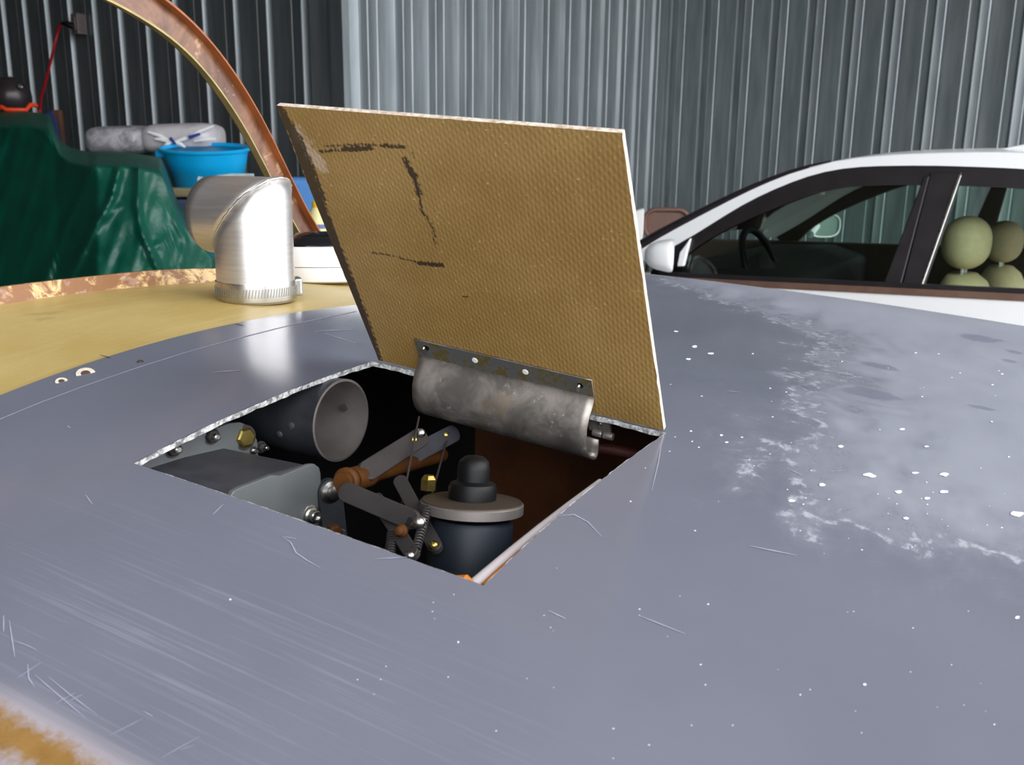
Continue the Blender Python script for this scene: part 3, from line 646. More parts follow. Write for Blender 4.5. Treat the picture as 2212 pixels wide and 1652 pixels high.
# gear housing
sg = st(pt(600, 1080, .50))[0]
def dropped(px, s0, dz): q = psl(px, s0); return q+[q[-1]-UP*dz, q[0]-UP*dz]
poly = dropped([(492, 1082), (497, 1074), (505, 1061), (522, 1052), (590, 1026), (608, 1028), (668, 1003), (680, 1002), (690, 1010), (693, 1022)], sg, .07)
gh = thing('gear_housing', 'grey sheet metal housing with a bolted end plate below the hole', 'housing', poly[-1], AROT)
put('end_plate', G().prism(poly, -F3*.003), M_GREY, gh, 0, bevel=.0005)
top = [p-F3*.003 for p in dropped([(470, 1092), (520, 1054), (590, 1028), (668, 1006), (691, 1022)], sg, .07)]
put('housing_body', G().prism(top, -F3*.080), M_GREYD, gh, 0, bevel=.002, label='scuffed darker body of the housing')
p = psl([(668, 1112)], sg)[0]; ax = nrm(F3*.85+nrm(CAM-p)*.5)
o = put('flange_bolt', G().lathe([(.0058, 0), (.0058, .0012), (.0048, .0016), (.0046, .0035), (.0034, .004), (.0034, .008), (.0028, .0086), (.0018, .0086), (.0018, .007), (1e-5, .007)], p, ax, 24), M_STEEL, gh, 30, label='bright steel bolt with stacked washers')
# bearing lug beside the housing
p = pt(710, 1061, .535); ax = nrm(F3*.75+nrm(CAM-p)*.5-UP*.05)
lug = thing('bearing_lug', 'polished round bearing lug between grey housing and orange bushing', 'bearing', p-UP*.02, AROT)
put('lug_plate', G().bar(p, p-UP*.04+F3*.004, .0155, .004, ax), M_TUBE, lug, 30)
o = put('lug_boss', G().lathe([(.0068, .002), (.0064, .0035), (.0040, .0045), (.0040, .006), (.0022, .0065)], p, ax, 24), M_STEEL, lug, 30); 
p2 = pt(716, 1148, .50); put('rusty_nut', G().lathe([(.0045, 0), (.0045, .004), (.003, .005)], p2, ax, 6), M_BRONZE, lug, 20, label='rusty brown nut')
put('lug_foot', G().box(p2-UP*.016-fwd*-.004, (.010, .006, .035), (CR, F3, UP)), M_GREYD, lug, 0, bevel=.001)
# retraction linkage
lk = thing('throttle_linkage', 'dull steel lever linkage with orange bushings and springs in the dark bay', 'linkage', pt(860, 1190, .50), AROT)
b0, b1 = pt(738, 1042, .487), pt(880, 1002, .56); bx = nrm(b1-b0)
put('cross_shaft', G().tube([b0, b1+bx*.05], .0050, 16), M_BRONZE, lk)
put('bushing', G().lathe([(.0062, 0), (.0074, .001), (.0074, .0032), (.0062, .004)], b0+bx*.003, bx, 24), M_BRONZE, lk, 30, label='orange bushing collar')
put('bushing', G().lathe([(.0064, 0), (.0066, .001), (.0066, .019), (.006, .02)], b0+bx*.010, bx, 24), M_BRONZE, lk, 30, label='orange bushing sleeve')
tocam = nrm(CAM-pt(850, 1050, .52))
def lever(x0, y0, d0, x1, y1, d1, wpx, th=.004, nv=None, mat=M_LINK):
    a, b = pt(x0, y0, d0), pt(x1, y1, d1); return put('lever', G().bar(a, b, wpx/FPX*(d0+d1)/2, th, nv if nv is not None else tocam), mat, lk, 30, bevel=.0005)
def pin(x, y, d, r, par, mat=M_GOLD, ax=None):
    p = pt(x, y, d); return put('pin', G().lathe([(r*1.3, -.002), (r*1.3, 0), (r, .0008), (r*.9, .003), (r*.4, .0036)], p, ax if ax is not None else tocam, 12), mat, par, 40)
l1 = lever(792, 1018, .505, 906, 946, .55, 44); pin(893, 950, .545, .0022, l1); pin(909, 935, .548, .0022, l1, M_STEEL)
l2 = lever(850, 1004, .55, 976, 938, .60, 40, mat=M_GREYD); pin(962, 940, .595, .0022, l2)
l3 = lever(752, 1064, .478, 888, 1122, .46, 44); pin(866, 1146, .452, .0024, l3, M_BRONZE, nrm(CR*-.4+tocam)); pin(906, 1128, .452, .0024, l3, M_STEEL)
l4 = lever(866, 1042, .50, 940, 1180, .465, 32); pin(937, 1178, .462, .0020, l4, M_GOLD)
l5 = lever(815, 1080, .485, 890, 1196, .445, 32); pin(886, 1200, .442, .0020, l5, M_STEEL)
l6 = lever(1080-240, 1100, .49, 902, 1135, .457, 18, th=.009)
for a, b in (((905, 900, .555), (868, 1090, .495)), ((967, 945, .598), (926, 1092, .49))): put('pull_wire', G().tube([pt(*a), pt(*b)], .00065, 6), M_LINK, lk)
def spring(a, b, r, turns):
    a, b = pt(*a), pt(*b); u, v, x = frame(b-a); L_ = np.linalg.norm(b-a)
    put('spring', G().tube([a+x*L_*k/(turns*10)+(u*math.cos(2*math.pi*k/10)+v*math.sin(2*math.pi*k/10))*r for k in range(turns*10+1)], .00055, 5), M_LINK, lk)
spring((924, 1096, .47), (898, 1190, .445), .0020, 16); spring((848, 1150, .46), (842, 1200, .45), .0024, 9)
# canister
cb = pt(1020, 1080, .485); cax = nrm(UP*.97+CR*.04+np.array([0, .17, 0]))
cn = thing('canister', 'dark blue grey canister with a flanged lid and black cap in the bay', 'canister', cb-cax*.09, AROT)
put('body', G().lathe([(.021, -.09), (.0222, -.088), (.0222, -.012), (.0205, -.009)], cb, cax, 40), M_CAN, cn, 40)
lf = put('lid_flange', G().lathe([(.0268, -.001), (.0262, 0), (.014, .0008)], cb, cax, 48), simple('brown_stained_lid', sr(70, 58, 48), .6, .2), cn, 30, label='stained lid top'); put('lid_rim', G().lathe([(.0255, -.0062), (.0272, -.0057), (.0272, -.0012), (.0266, -.0006)], cb, cax, 48, cap=False), M_TUBEI, lf, 30, label='bare bright rim of the lid')
o = put('cap', G().lathe([(.0125, .0), (.0128, .006), (.0118, .0085), (.0085, .010), (.0085, .016), (.0078, .02), (.005, .0225), (1e-5, .0235)], cb+cax*.0005, cax, 32), M_BLACK, cn, 40, label='black stepped cap')
put('clamp_bolt', G().lathe([(.0045, 0), (.0045, .006), (.003, .008)], pt(925, 1058, .50), cax, 6), M_GOLD, cn, 20)
# dull red hose at the back right
put('hose', G().tube([pt(1280, 965, .60), pt(1330, 972, .60), pt(1385, 985, .595), pt(1460, 1010, .58)], .004, 12), simple('dull_red_hose', sr(100, 50, 42), .6), None, 40, origin=pt(1330, 985, .60), rz=AROT, label='dull red rubber hose in the dark far right of the hole', cat='hose')

# ================================================================== BACKGROUND LEFT: TARP AND CLUTTER
TZ = 4.3
def hpt(x, y, d): return pt(x, y, d)
nx, ny = 150, 110
def top_px(x):  # silhouette of the tarp's top edge
    xs = [-420, -200, -60, 0, 60, 108, 128, 150, 190, 280, 350, 385, 470, 520, 640]; ys = [260, 250, 240, 238, 240, 246, 302, 318, 327, 329, 340, 440, 535, 580, 640]
    return np.interp(x, xs, ys)
def tdep(x): return np.interp(x, [-420, 0, 120, 210, 300, 380, 470, 640], [5.4, 4.85, 4.55, 4.2, 4.2, 4.3, 4.45, 4.7])
ridges = [([(203, 350), (150, 470), (85, 640)], .24, 34), ([(256, 365), (240, 430), (200, 500), (150, 600)], .16, 17), ([(300, 350), (296, 440), (305, 500), (345, 590)], .2, 20), ([(372, 470), (400, 520), (380, 620)], .06, 18), ([(30, 250), (0, 330), (-60, 470)], .10, 24), ([(470, 540), (466, 620)], .07, 10), ([(225, 470), (260, 445)], .03, 8), ([(330, 535), (370, 515)], .04, 10), ([(60, 255), (110, 300)], .05, 14), ([(150, 545), (205, 560)], .03, 9)]
Pt = np.zeros((ny, nx, 3)); xs = np.linspace(-420, 600, nx)
for i in range(ny):
    k = i/(ny-1)
    for j, x in enumerate(xs):
        yt = top_px(x); y = yt+(1250-yt)*k**1.25; d = tdep(x)-.35*min(1, k*2)*k
        b = 0
        Pt[i, j] = (x, y, d)
QX = Pt[..., :2].reshape(-1, 2); bump = np.zeros(len(QX))
for px, amp, wd in ridges: bump += amp*np.exp(-np.abs(dseg(QX, np.array(px, float))/wd)**1.5)
fold = .5*(.012*np.sin(QX[:, 0]*.11+QX[:, 1]*.035+2*np.sin(QX[:, 1]*.012))+.008*np.sin(QX[:, 0]*.05-QX[:, 1]*.09)+.006*np.sin(QX[:, 0]*.21+QX[:, 1]*.06))
Dp = Pt[..., 2].ravel()-bump-fold; fy = np.clip((QX[:, 1]-top_px(QX[:, 0]))/30, 0, 1); Dp = Pt[..., 2].ravel()-(bump+fold)*fy
W3 = np.array([pt(x, y, d) for (x, y), d in zip(QX, Dp)]).reshape(ny, nx, 3); W3[..., 2] = np.maximum(W3[..., 2], .01)
_hd = (W3[0]-CAM)*[1, 1, 0]; _hd /= np.linalg.norm(_hd, axis=1)[:, None]
rows = [W3[0]+_hd*q*np.where(xs > 345, .06, np.where(xs > 185, 1.0, np.where(xs > 95, .1, .6)))[:, None]-UP*(.02*q) for q in (1.0, .7, .4, .15)]
W3 = np.concatenate([np.array(rows), W3], 0)
put('tarp', G().grid(W3), M_TARP, None, 80, origin=(float(W3[-1, 75, 0]), float(W3[-1, 75, 1]), 0), label='creased dark green tarpaulin draped over a pile behind the deck', cat='tarp', sub=1)
# wrapped bundle on the tarp
def M_bag():
    t = NT('clear_wrapped_bedding'); n = t.noise(18, 6, .65, None, .5); t.set(color=t.mix(t.step(n, .35, .65), sr(128, 124, 130), sr(178, 174, 178)), rough=.3, spec=.6, coat=.3); t.bump(n, .5, .02); return t.m
bz_ = 4.62; b00, b10 = pt(172, 338, bz_), pt(458, 330, bz_); bxv = nrm(b10-b00); L_ = np.linalg.norm(b10-b00); byv = nrm(np.cross(UP, bxv)); hh = .148
bo = thing('wrapped_bundle', 'grey bedding bundle in clear plastic lying on the green tarpaulin', 'bundle', b00+bxv*L_/2+byv*.2, 0)
def pillow(x0, x1, hh, dp, rr, nn_=14):
    m_ = 18; v = []; f = []
    for i in range(m_+1):
        u = i/m_; x = x0+(x1-x0)*u; e = min(1, (1-abs(2*u-1)**6)); sc = .35+.65*max(0, e)**.5
        for k in range(nn_*2):
            a = math.pi*k/nn_; q = 3.2; cx = abs(math.cos(a))**(2/q)*math.copysign(1, math.cos(a)); sx = abs(math.sin(a))**(2/q)*math.copysign(1, math.sin(a))
            v.append(b00+bxv*x+byv*(dp/2+cx*dp/2*sc)+UP*(hh/2+sx*hh/2*sc))
    nn2 = nn_*2
    for i in range(m_):
        for k in range(nn2): f.append((i*nn2+k, i*nn2+(k+1) % nn2, (i+1)*nn2+(k+1) % nn2, (i+1)*nn2+k))
    f.append(tuple(range(nn2-1, -1, -1))); f.append(tuple(m_*nn2+k for k in range(nn2))); return G().add(v, f)
put('bedding_roll', pillow(0, L_*.5, hh, .34, 0), M_bag(), bo, 60)
M_SLV = simple('pale_plastic_sleeve', sr(196, 190, 192), .35, 0, .08, 20, bump=.3)
put('plastic_sleeve', pillow(L_*.42, L_*1.0, hh*1.03, .36, 0), M_SLV, bo, 60, label='pale folded plastic sleeve round the right half')
g = G()
for a, b in (((320, 285), (372, 306)), ((335, 300), (372, 308)), ((378, 306), (420, 296)), ((400, 300), (462, 272)), ((420, 305), (466, 300)), ((372, 306), (352, 318)), ((380, 308), (400, 318))):
    g.tube([pt(*a, bz_-.03), pt((a[0]+b[0])/2, (a[1]+b[1])/2-2, bz_-.035), pt(*b, bz_-.03)], [.006, .010, .005], 6)
put('sleeve_folds', g, M_RAG, bo, 60, label='white gathered folds of the plastic')
put('blue_print', G().tube([pt(408, 297, bz_-.045), pt(432, 289, bz_-.045)], [.009, .006], 8).tube([pt(368, 298, bz_-.045), pt(378, 310, bz_-.045)], [.008, .006], 8), simple('blue_ink', sr(34, 62, 150), .5), bo, 60, label='blue printed marks')
# cyan tub
tz = 4.6; tcn = pt(452, 404, tz); Rr_ = 98/FPX*tz
tb_ = thing('plastic_tub', 'bright cyan oval plastic tub standing on a lidded bin', 'tub', tcn, 0)
TILT = math.radians(-9)
def ovl(levels, c, n=48, asp=.72):
    v = []; f = []; m = len(levels)
    for r, z in levels:
        for k in range(n): a = 2*math.pi*k/n; y_, z_ = math.sin(a)*r*asp, z; v.append(c+np.array([math.cos(a)*r, y_*math.cos(TILT)+z_*math.sin(TILT)*1.0, z_*math.cos(TILT)-y_*math.sin(TILT)]))
    for i in range(m-1):
        for k in range(n): f.append((i*n+k, i*n+(k+1) % n, (i+1)*n+(k+1) % n, (i+1)*n+k))
    f.append(tuple(range(n-1, -1, -1))); f.append(tuple((m-1)*n+k for k in range(n))); return G().add(v, f)
hb_ = .195
put('tub_wall', ovl([(Rr_*.70, 0), (Rr_*.74, .008), (Rr_*.82, hb_*.45), (Rr_*.83, hb_*.46), (Rr_*.87, hb_*.66), (Rr_*.875, hb_*.68), (Rr_*.93, hb_*.95), (Rr_*.90, hb_*.95), (Rr_*.72, .02)], tcn), M_CYAN, tb_, 40)
put('rim', ovl([(Rr_*.92, hb_*.93), (Rr_*.99, hb_*.93), (Rr_*1.0, hb_*.97), (Rr_*.97, hb_*1.0), (Rr_*.92, hb_*1.0), (Rr_*.905, hb_*.93)], tcn), M_CYAN, tb_, 40)
put('tub_handle', G().box(tcn+np.array([-Rr_*.93, -.02, hb_*.80]), (.05, .10, .035)), M_CYAN, tb_, 0, bevel=.01)
# bin under the tub
ct = tcn-UP*.035
bn = thing('storage_bin', 'blue grey storage bin with a tan lid under the cyan tub', 'bin', np.array([ct[0], ct[1]+.02, .35]), 0)
put('bin_body', G().prism([ct+np.array([-.19, -.15, -.02]), ct+np.array([.30, -.15, -.02]), ct+np.array([.30, .2, -.02]), ct+np.array([-.19, .2, -.02])], np.array([.02, .02, -.9])), M_BIN, bn, 0, bevel=.015)
put('bin_lid', G().box(ct+np.array([.055, .025, .012]), (.52, .37, .045)), M_TAN, bn, 0, bevel=.012)
# blue cooler
cz_ = 4.25; q0 = pt(468, 470, cz_); q1 = pt(696, 470, cz_); wv = q1[0]-q0[0]
cl_ = thing('blue_cooler', 'light blue box with a pale carrying handle behind the brown hoop', 'cooler', np.array([(q0[0]+q1[0])/2, q0[1]+.15, .6]), 0)
ztop = pt(580, 382, cz_)[2]
put('cooler_body', G().box(((q0[0]+q1[0])/2, q0[1]+.075, (ztop+.6)/2), (wv, .15, ztop-.6)), M_BLUE, cl_, 0, bevel=.03)
put('carry_handle', G().tube([pt(430, 388, cz_-.02), pt(450, 392, cz_-.03), pt(470, 382, cz_-.03), pt(500, 378, cz_-.03), pt(548, 378, cz_-.03)], [.016, .012, .008, .007, .007], 10), M_ROPE, cl_, 60, label='pale rope like handle')
# cream bottle
yz = 3.2; yb = pt(688, 540, yz); yr = 24/FPX*yz
yb_ = thing('cream_bottle', 'cream plastic bottle with yellow cap and blue label band behind the hoop', 'bottle', yb, 0)
hgt = pt(688, 433, yz)[2]-yb[2]
put('bottle_body', G().lathe([(yr*.95, 0), (yr, .01), (yr, hgt*.55), (yr*.9, hgt*.68), (yr*.55, hgt*.83), (yr*.4, hgt*.88)], yb, UP, 28), simple('cream_plastic', sr(222, 212, 150), .4, 0, .04, 10), yb_, 40)
put('bottle_cap', G().lathe([(yr*.42, hgt*.87), (yr*.44, hgt*.88), (yr*.44, hgt*.99), (yr*.38, hgt)], yb, UP, 20), simple('yellow_plastic', sr(238, 186, 20), .35, 0, .03, 10), yb_, 40)
lbn = put('label_band', G().lathe([(yr*1.01, hgt*.45), (yr*1.012, hgt*.455), (yr*1.012, hgt*.535), (yr*1.01, hgt*.54)], yb, UP, 28, cap=False), simple('label_blue', sr(92, 104, 160), .5), yb_, 60, label='blue label band with a red patch')
put('label_patch', G().box(yb+np.array([-.006, -yr*1.015, hgt*.495]), (.022, .003, hgt*.06)), simple('label_red', sr(214, 84, 60), .5), lbn, 0)
put('shelf_post', G().box((yb[0]+.03, yb[1]+.03, yb[2]/2-.002), (.22, .2, yb[2]-.004)), M_BIN, None, 0, origin=(yb[0]+.03, yb[1]+.03, 0), label='grey bin standing under the cream bottle', cat='bin', bevel=.01).name = 'tall_bin'
yo = pt(716, 520, yz+.1); put('orange_tube', G().lathe([(.02, -.02), (.024, .0), (.024, .03), (.012, .045)], yo-UP*.02, UP, 16), simple('amber_plastic', sr(240, 160, 16), .4), None, 40, origin=yo-UP*.04, label='small amber yellow container beside the cream bottle by the door edge', cat='container').name = 'amber_container'
# dark compressor and cord
mz = 5.0; mc = pt(8, 210, mz)
mo = thing('air_compressor', 'dark rounded air compressor on top of the green tarpaulin', 'compressor', mc-UP*.12, 0)
g = G().lathe([(.02, -.24), (.08, -.22), (.1, -.17), (.104, -.02), (.104, .06), (.085, .11), (.045, .135), (1e-4, .14)], mc, nrm(np.array([1, -.2, .05])), 36); put('tank', g, M_DARK, mo, 40)
put('motor_head', G().box(mc+np.array([-.08, .02, .0]), (.16, .14, .1)), M_DARK, mo, 0, bevel=.02)
put('valve', G().lathe([(.012, 0), (.014, .02), (.008, .028)], pt(46, 190, mz-.06), nrm(np.array([.2, -1, .3])), 12), M_STEEL, mo, 40)
put('coiled_hose', G().tube([pt(-40, 232, mz-.2), pt(-8, 240, mz-.25), pt(4, 231, mz-.27), pt(14, 237, mz-.27), pt(56, 238, mz-.24), pt(66, 226, mz-.2), pt(78, 228, mz-.15)], .011, 10), M_ORANGE, None, 40, origin=pt(30, 240, mz-.26), label='bright orange hose looped under the dark compressor', cat='hose')
def on_wall_a(x, y, off=.06): return plane(x, y, HG(0, A_B-off, 0), E2)
ow = on_wall_a(165, 52); ob = thing('outlet_box', 'grey electrical outlet box on the dark ribbed wall', 'outlet', ow-UP*.07, HROT)
put('box', G().box(ow+E2*.02, (.075, .075, .135), (E1, E2, UP)), M_OUTLET, ob, 0, bevel=.006)
put('socket', G().box(ow-E2*.022, (.045, .008, .09), (E1, E2, UP)), M_WHITE if False else M_OUTLET, ob, 0, bevel=.003)
cp = [on_wall_a(158, 57, .10), on_wall_a(146, 52, .13), on_wall_a(134, 50, .14), on_wall_a(128, 58, .14), on_wall_a(120, 88, .15), on_wall_a(110, 130, .25), on_wall_a(98, 180, .45), on_wall_a(88, 213, .6), on_wall_a(86, 240, .8)]
cdv = thing('extension_cord', 'red extension cord hanging from the wall outlet to the tarpaulin', 'cord', cp[-1], 0)
put('cord', G().tube(cp[2:], .0095, 8), M_RED, cdv, 60); put('plug', G().tube(cp[:3], [.022, .02, .012], 10), M_BLACK, cdv, 60, label='black plug')
nz_ = 5.1; put('navy_bag', G().prism([pt(96, 236, nz_), pt(112, 238, nz_), pt(122, 258, nz_), pt(134, 312, nz_), pt(134, 420, nz_), pt(100, 420, nz_)], np.array([-.13, .28, 0])), M_NAVY, None, 0, origin=pt(115, 420, nz_), label='navy blue fabric edge beside the tarpaulin under the cord', cat='bag', bevel=.02)
put('brown_board', G().box(pt(133, 335, nz_+.25), (.045, .04, .5)), M_WOOD, None, 0, origin=pt(133, 335, nz_+.25)-UP*.25, label='narrow brown board standing behind the navy fabric', cat='board', bevel=.003)

# ================================================================== CAR (hangar axes: x = towards the car's tail, y = depth)
Y0, WID, ZB, TUM = 3.41, 1.74, .955, .30
ym = Y0+WID/2
def ny_(z): return Y0+TUM*np.maximum(0, z-ZB)
def side(x, y, inset=0):                          # sight line on the near flank, leaning in above the belt
    d = ray(x, y); b = d@E2; k = (Y0+inset)/b
    for _ in range(30): z = CZ+d[2]*k; k = (Y0+inset+TUM*max(0, z-ZB))/b
    p = CAM+d*k; return np.array([p@E1, p@E2, p[2]])
def hw(q): return HG(q[0], q[1], q[2])
def mir(q): return np.array([q[0], 2*ym-q[1], q[2]])
car = thing('car', 'white sedan with beige seats parked behind the aircraft cowling', 'car', HG(-.9, ym, 0), HROT)
def rs(px, n_=40, inset=0):
    px = np.array(px, float); d = np.r_[0, np.cumsum(np.linalg.norm(np.diff(px, axis=0), axis=1))]; u = np.linspace(0, d[-1], n_); q = np.stack([np.interp(u, d, px[:, k]) for k in (0, 1)], 1)
    for _ in range(2): q[1:-1] = .25*q[:-2]+.5*q[1:-1]+.25*q[2:]
    return [side(*p, inset) for p in q]
outer = rs([(1350, 562), (1399, 526), (1505, 470), (1616, 412), (1700, 376), (1745, 361), (1813, 347), (1931, 337), (2100, 333), (2212, 334), (2420, 352), (2640, 400), (2900, 520), (3000, 570)])
inner = rs([(1400, 562), (1486, 516), (1616, 433), (1734, 382), (1790, 367), (1848, 359), (2010, 357), (2212, 364), (2400, 384), (2560, 425), (2720, 500), (2830, 570)])
glz = rs([(1430, 600), (1498, 532), (1596, 481), (1680, 446), (1754, 418), (1793, 406), (1892, 400), (1990, 400), (2100, 402), (2212, 408), (2380, 425), (2500, 460), (2640, 530), (2700, 590)])
belt0, belt1 = side(1852, 617), side(2212, 634)
sl = (belt1[2]-belt0[2])/(belt1[0]-belt0[0])
def zbelt(x): return belt0[2]+sl*(x-belt0[0])
outer[0][2] = max(outer[0][2], .85)
dy = E2*.045
fr_ = put('side_frame', G().strip([hw(q) for q in outer], [hw(q) for q in inner], dy), M_CAR, car, 40)
put('side_frame', G().strip([hw(mir(q)) for q in outer], [hw(mir(q)) for q in inner], -dy), M_CAR, car, 40)
put('window_frame', G().strip([hw(q+[0, .006, 0]) for q in inner], [hw(q+[0, .006, 0]) for q in glz], dy), M_TRIM, car, 40)
put('window_frame', G().strip([hw(mir(q+[0, .006, 0])) for q in inner], [hw(mir(q+[0, .006, 0])) for q in glz], -dy), M_HEAD, car, 40)
# pillars
def pillar(px, mat, inset=.0, mirror=False, name='door_pillar', th=.05):
    q = [side(*p, inset) for p in px]
    if mirror: q = [mir(a) for a in q]
    return put(name, G().prism([hw(a) for a in q], E2*(-th if mirror else th)), mat, car, 0, bevel=.004)
pillar([(1996, 380), (2008, 380), (1940, 640), (1900, 640), (1908, 612)], M_TRIM); pillar([(2010, 372), (2078, 372), (1986, 640), (1942, 640)], M_TRIM)
pillar([(2040, 380), (2078, 380), (1986, 640), (1905, 640)], M_HEAD, .02, True)
pillar([(2070, 378), (2077, 378), (1986, 635), (1981, 635)], M_STEEL, -.003, name='chrome_strip', th=.004)
# glass panes
def pane(px, name, inset=.018, mirror=False):
    q = [side(*p, inset) for p in px]; q = [mir(a) for a in q] if mirror else q
    return put(name, G().add([hw(a) for a in q], [tuple(range(len(q)))]), M_GLASS, car, 0)
fpx = [(1470, 640), (1475, 560), (1560, 495), (1680, 442), (1760, 412), (1800, 401), (1995, 396), (1905, 640)]; rpx = [(2072, 396), (2250, 405), (2420, 430), (2560, 480), (2640, 640), (1980, 640)]
for mr in (False, True): pane(fpx, 'front_window', mirror=mr); pane(rpx, 'rear_window', mirror=mr)
# lower body: loft of the side outline across the width
xb0, xb1 = belt0[0], belt1[0]
cowlx = outer[0][0]; zc = zbelt(cowlx)
prof = [(cowlx-1.45, .45), (cowlx-1.45, .62), (cowlx-1.35, .74), (cowlx-.9, .83), (cowlx-.25, .91), (cowlx+.05, zc-.015), (xb0, zbelt(xb0)-.012), (xb1, zbelt(xb1)-.012), (xb1+.9, zbelt(xb1+.9)-.01), (xb1+1.35, .98), (xb1+1.75, .93), (xb1+1.85, .85), (xb1+1.85, .42), (xb1+1.6, .26), (cowlx-1.2, .26)]
k5 = [p for p in prof if p[0] <= cowlx+.06]; kr = xb1+.95
def slab(poly, y, w_, nm='body_shell'): put(nm, G().prism([HG(x, y, z) for x, z in poly], E2*w_), M_CAR, car, 0, bevel=.03 if w_ > .5 else .012)
slab(prof, Y0, .07, 'body_side'); slab(prof, Y0+WID-.07, .07, 'body_side')
slab([p for p in prof[:6]]+[(cowlx+.06, .3), (cowlx-1.2, .3)], Y0+.07, WID-.14, 'hood')
slab([(kr, zbelt(kr)-.02)]+prof[9:13]+[(xb1+1.6, .3), (kr, .3)], Y0+.07, WID-.14, 'boot')
put('floor_pan', G().box(HG((cowlx+kr)/2, ym, .33), (kr-cowlx, WID-.15, .05), (E1, E2, UP)), M_DASH, car, 0)
b2 = [np.array([x, Y0-.004, zbelt(x)+.004]) for x in np.linspace(cowlx+.2, xb1+.95, 20)]; b3 = [q+[0, 0, -.024] for q in b2]
put('belt_strip', G().strip([hw(q) for q in b2], [hw(q) for q in b3], E2*.02), M_BELT, car, 40, label='brown strip under the side windows')
b4 = [q+[0, 0, .016] for q in b2]; put('belt_seal', G().strip([hw(q+[0, .004, 0]) for q in b2], [hw(q+[0, .004, 0]) for q in b4], E2*.02), M_TRIM, car, 40)
# roof, crowned between the two frames
R_ = []
for q in outer[10:30]:
    a, b = hw(q), hw(mir(q)); row = []
    for k in range(17): u = k/16; row.append(a+(b-a)*u+UP*(.035*(1-(2*u-1)**2)))
    R_.append(row)
# find roof start and end by height
zt_ = max(q[2] for q in outer); i0 = next(i for i, q in enumerate(outer) if q[2] > zt_-.055); i1 = max(i for i, q in enumerate(outer) if q[2] > zt_-.07)
def span(seq, ca=.03, n_=17):
    out = []
    for q in seq:
        a, b = hw(q), hw(mir(q)); out.append([a+(b-a)*k/(n_-1)+UP*(ca*(1-(2*k/(n_-1)-1)**2)) for k in range(n_)])
    return np.array(out)
put('roof', G().grid(span(outer[i0:i1+1])), M_CAR, car, 60, solid=.006)
hq = span([q-[0, -.03, .03] for q in outer[i0:i1+1]], .02); put('headliner', G().grid(hq), M_HEAD, car, 60)
ws = span([q+[0, .012, -.006] for q in outer[1:i0+1]], .03); put('windscreen', G().grid(ws), M_GLASS, car, 60)
rw = span([q+[0, .012, -.006] for q in outer[i1:-1]], .03); put('back_window', G().grid(rw), M_GLASS, car, 60)
_sq = outer[1:i0+2]; put('windscreen_seal', G().tube([hw(q+[-.012+.010*k/len(_sq), .03, .010-.008*k/len(_sq)]) for k, q in enumerate(_sq)], [.026-.019*k/len(_sq) for k in range(len(_sq))], 8), M_TRIM, car, 60)
sq = outer[(i0+i1)//2-1:i1-3]; sq0 = side(2124, 326)[0]
g = G().prism([HG(sq0, ym-.40, zt_+.02), HG(sq0+.12, ym-.40, zt_+.047), HG(sq0+.75, ym-.40, zt_+.042), HG(sq0+.75, ym-.40, zt_+.0)], E2*.8); put('sunroof', g, M_CAR, car, 0, bevel=.012)
# interior
def hp(x, y, yd): d = ray(x, y); return CAM+d*(yd/(d@E2))
yfar = Y0+WID-.075; q = [hp(x, y, yfar) for x, y in ((1500, 514), (1728, 520), (1931, 526), (2400, 541))]
put('far_door_trim', G().prism(q+[q[-1]-UP*.55, q[0]-UP*.55], -E2*.05), M_HEAD, car, 0, bevel=.012)
fz = zbelt(belt0[0])
x0 = cowlx+.18; put('dashboard', G().prism([HG(x0-.1, Y0+.1, fz-.3), HG(x0-.1, Y0+.1, fz+.0), HG(x0+.25, Y0+.1, fz+.015), HG(x0+.42, Y0+.1, fz-.03), HG(x0+.45, Y0+.1, fz-.3)], E2*(WID-.2)), M_DASH, car, 0, bevel=.03)
def hp(x, y, yd): d = ray(x, y); return CAM+d*(yd/(d@E2))
wc = hp(1650, 585, Y0+.42); wa = nrm(E1*.9+UP*.42)
a_, b_, _ = frame(wa); put('steering_wheel', G().tube([wc+(a_*math.cos(2*math.pi*k/32)+b_*math.sin(2*math.pi*k/32))*.185 for k in range(32)], .015, 10, closed=True), M_BLACK, car, 60)
put('wheel_hub', G().lathe([(.08, -.03), (.08, .02), (.05, .035)], wc, wa, 20).bar(wc-a_*.17, wc+a_*.17, .04, .02, wa), M_DASH, car, 30)
put('column_shroud', G().tube([wc-wa*.02, wc-wa*.28], [.05, .08], 12), M_SEAT, car, 60)
def seat(px, py, yd, pr):
    c = hp(px, py, yd); rx = pr/FPX*((c-CAM)@fwd)
    st_ = put('headrest', sphere_(c, (rx*.86, rx*1.1, rx*1.0)), M_SEAT, car, 60)
    for k in (-1, 1): put('headrest_post', G().tube([c-UP*rx*.9+E2*k*rx*.4, c-UP*rx*1.75+E2*k*rx*.4], .008, 8), M_STEEL, st_)
    t_ = c-UP*rx*1.18
    g = G()
    lv = [(0, .55, .05), (-.03, .85, .075), (-.12, 1.05, .095), (-.35, 1.1, .10), (-.6, 1.1, .10)]
    v = []; f = []; nk = 20
    for dz, ww, dd_ in lv:
        for k in range(nk): a = 2*math.pi*k/nk; v.append(t_+UP*dz+E1*(dd_*math.cos(a)-dz*-.28*-1)+E2*(rx*1.9*ww*math.copysign(abs(math.sin(a))**.7, math.sin(a))))
    for i in range(len(lv)-1):
        for k in range(nk): f.append((i*nk+k, i*nk+(k+1) % nk, (i+1)*nk+(k+1) % nk, (i+1)*nk+k))
    f.append(tuple(range(nk))); put('seat_back', g.add(v, f), M_SEAT, car, 60)
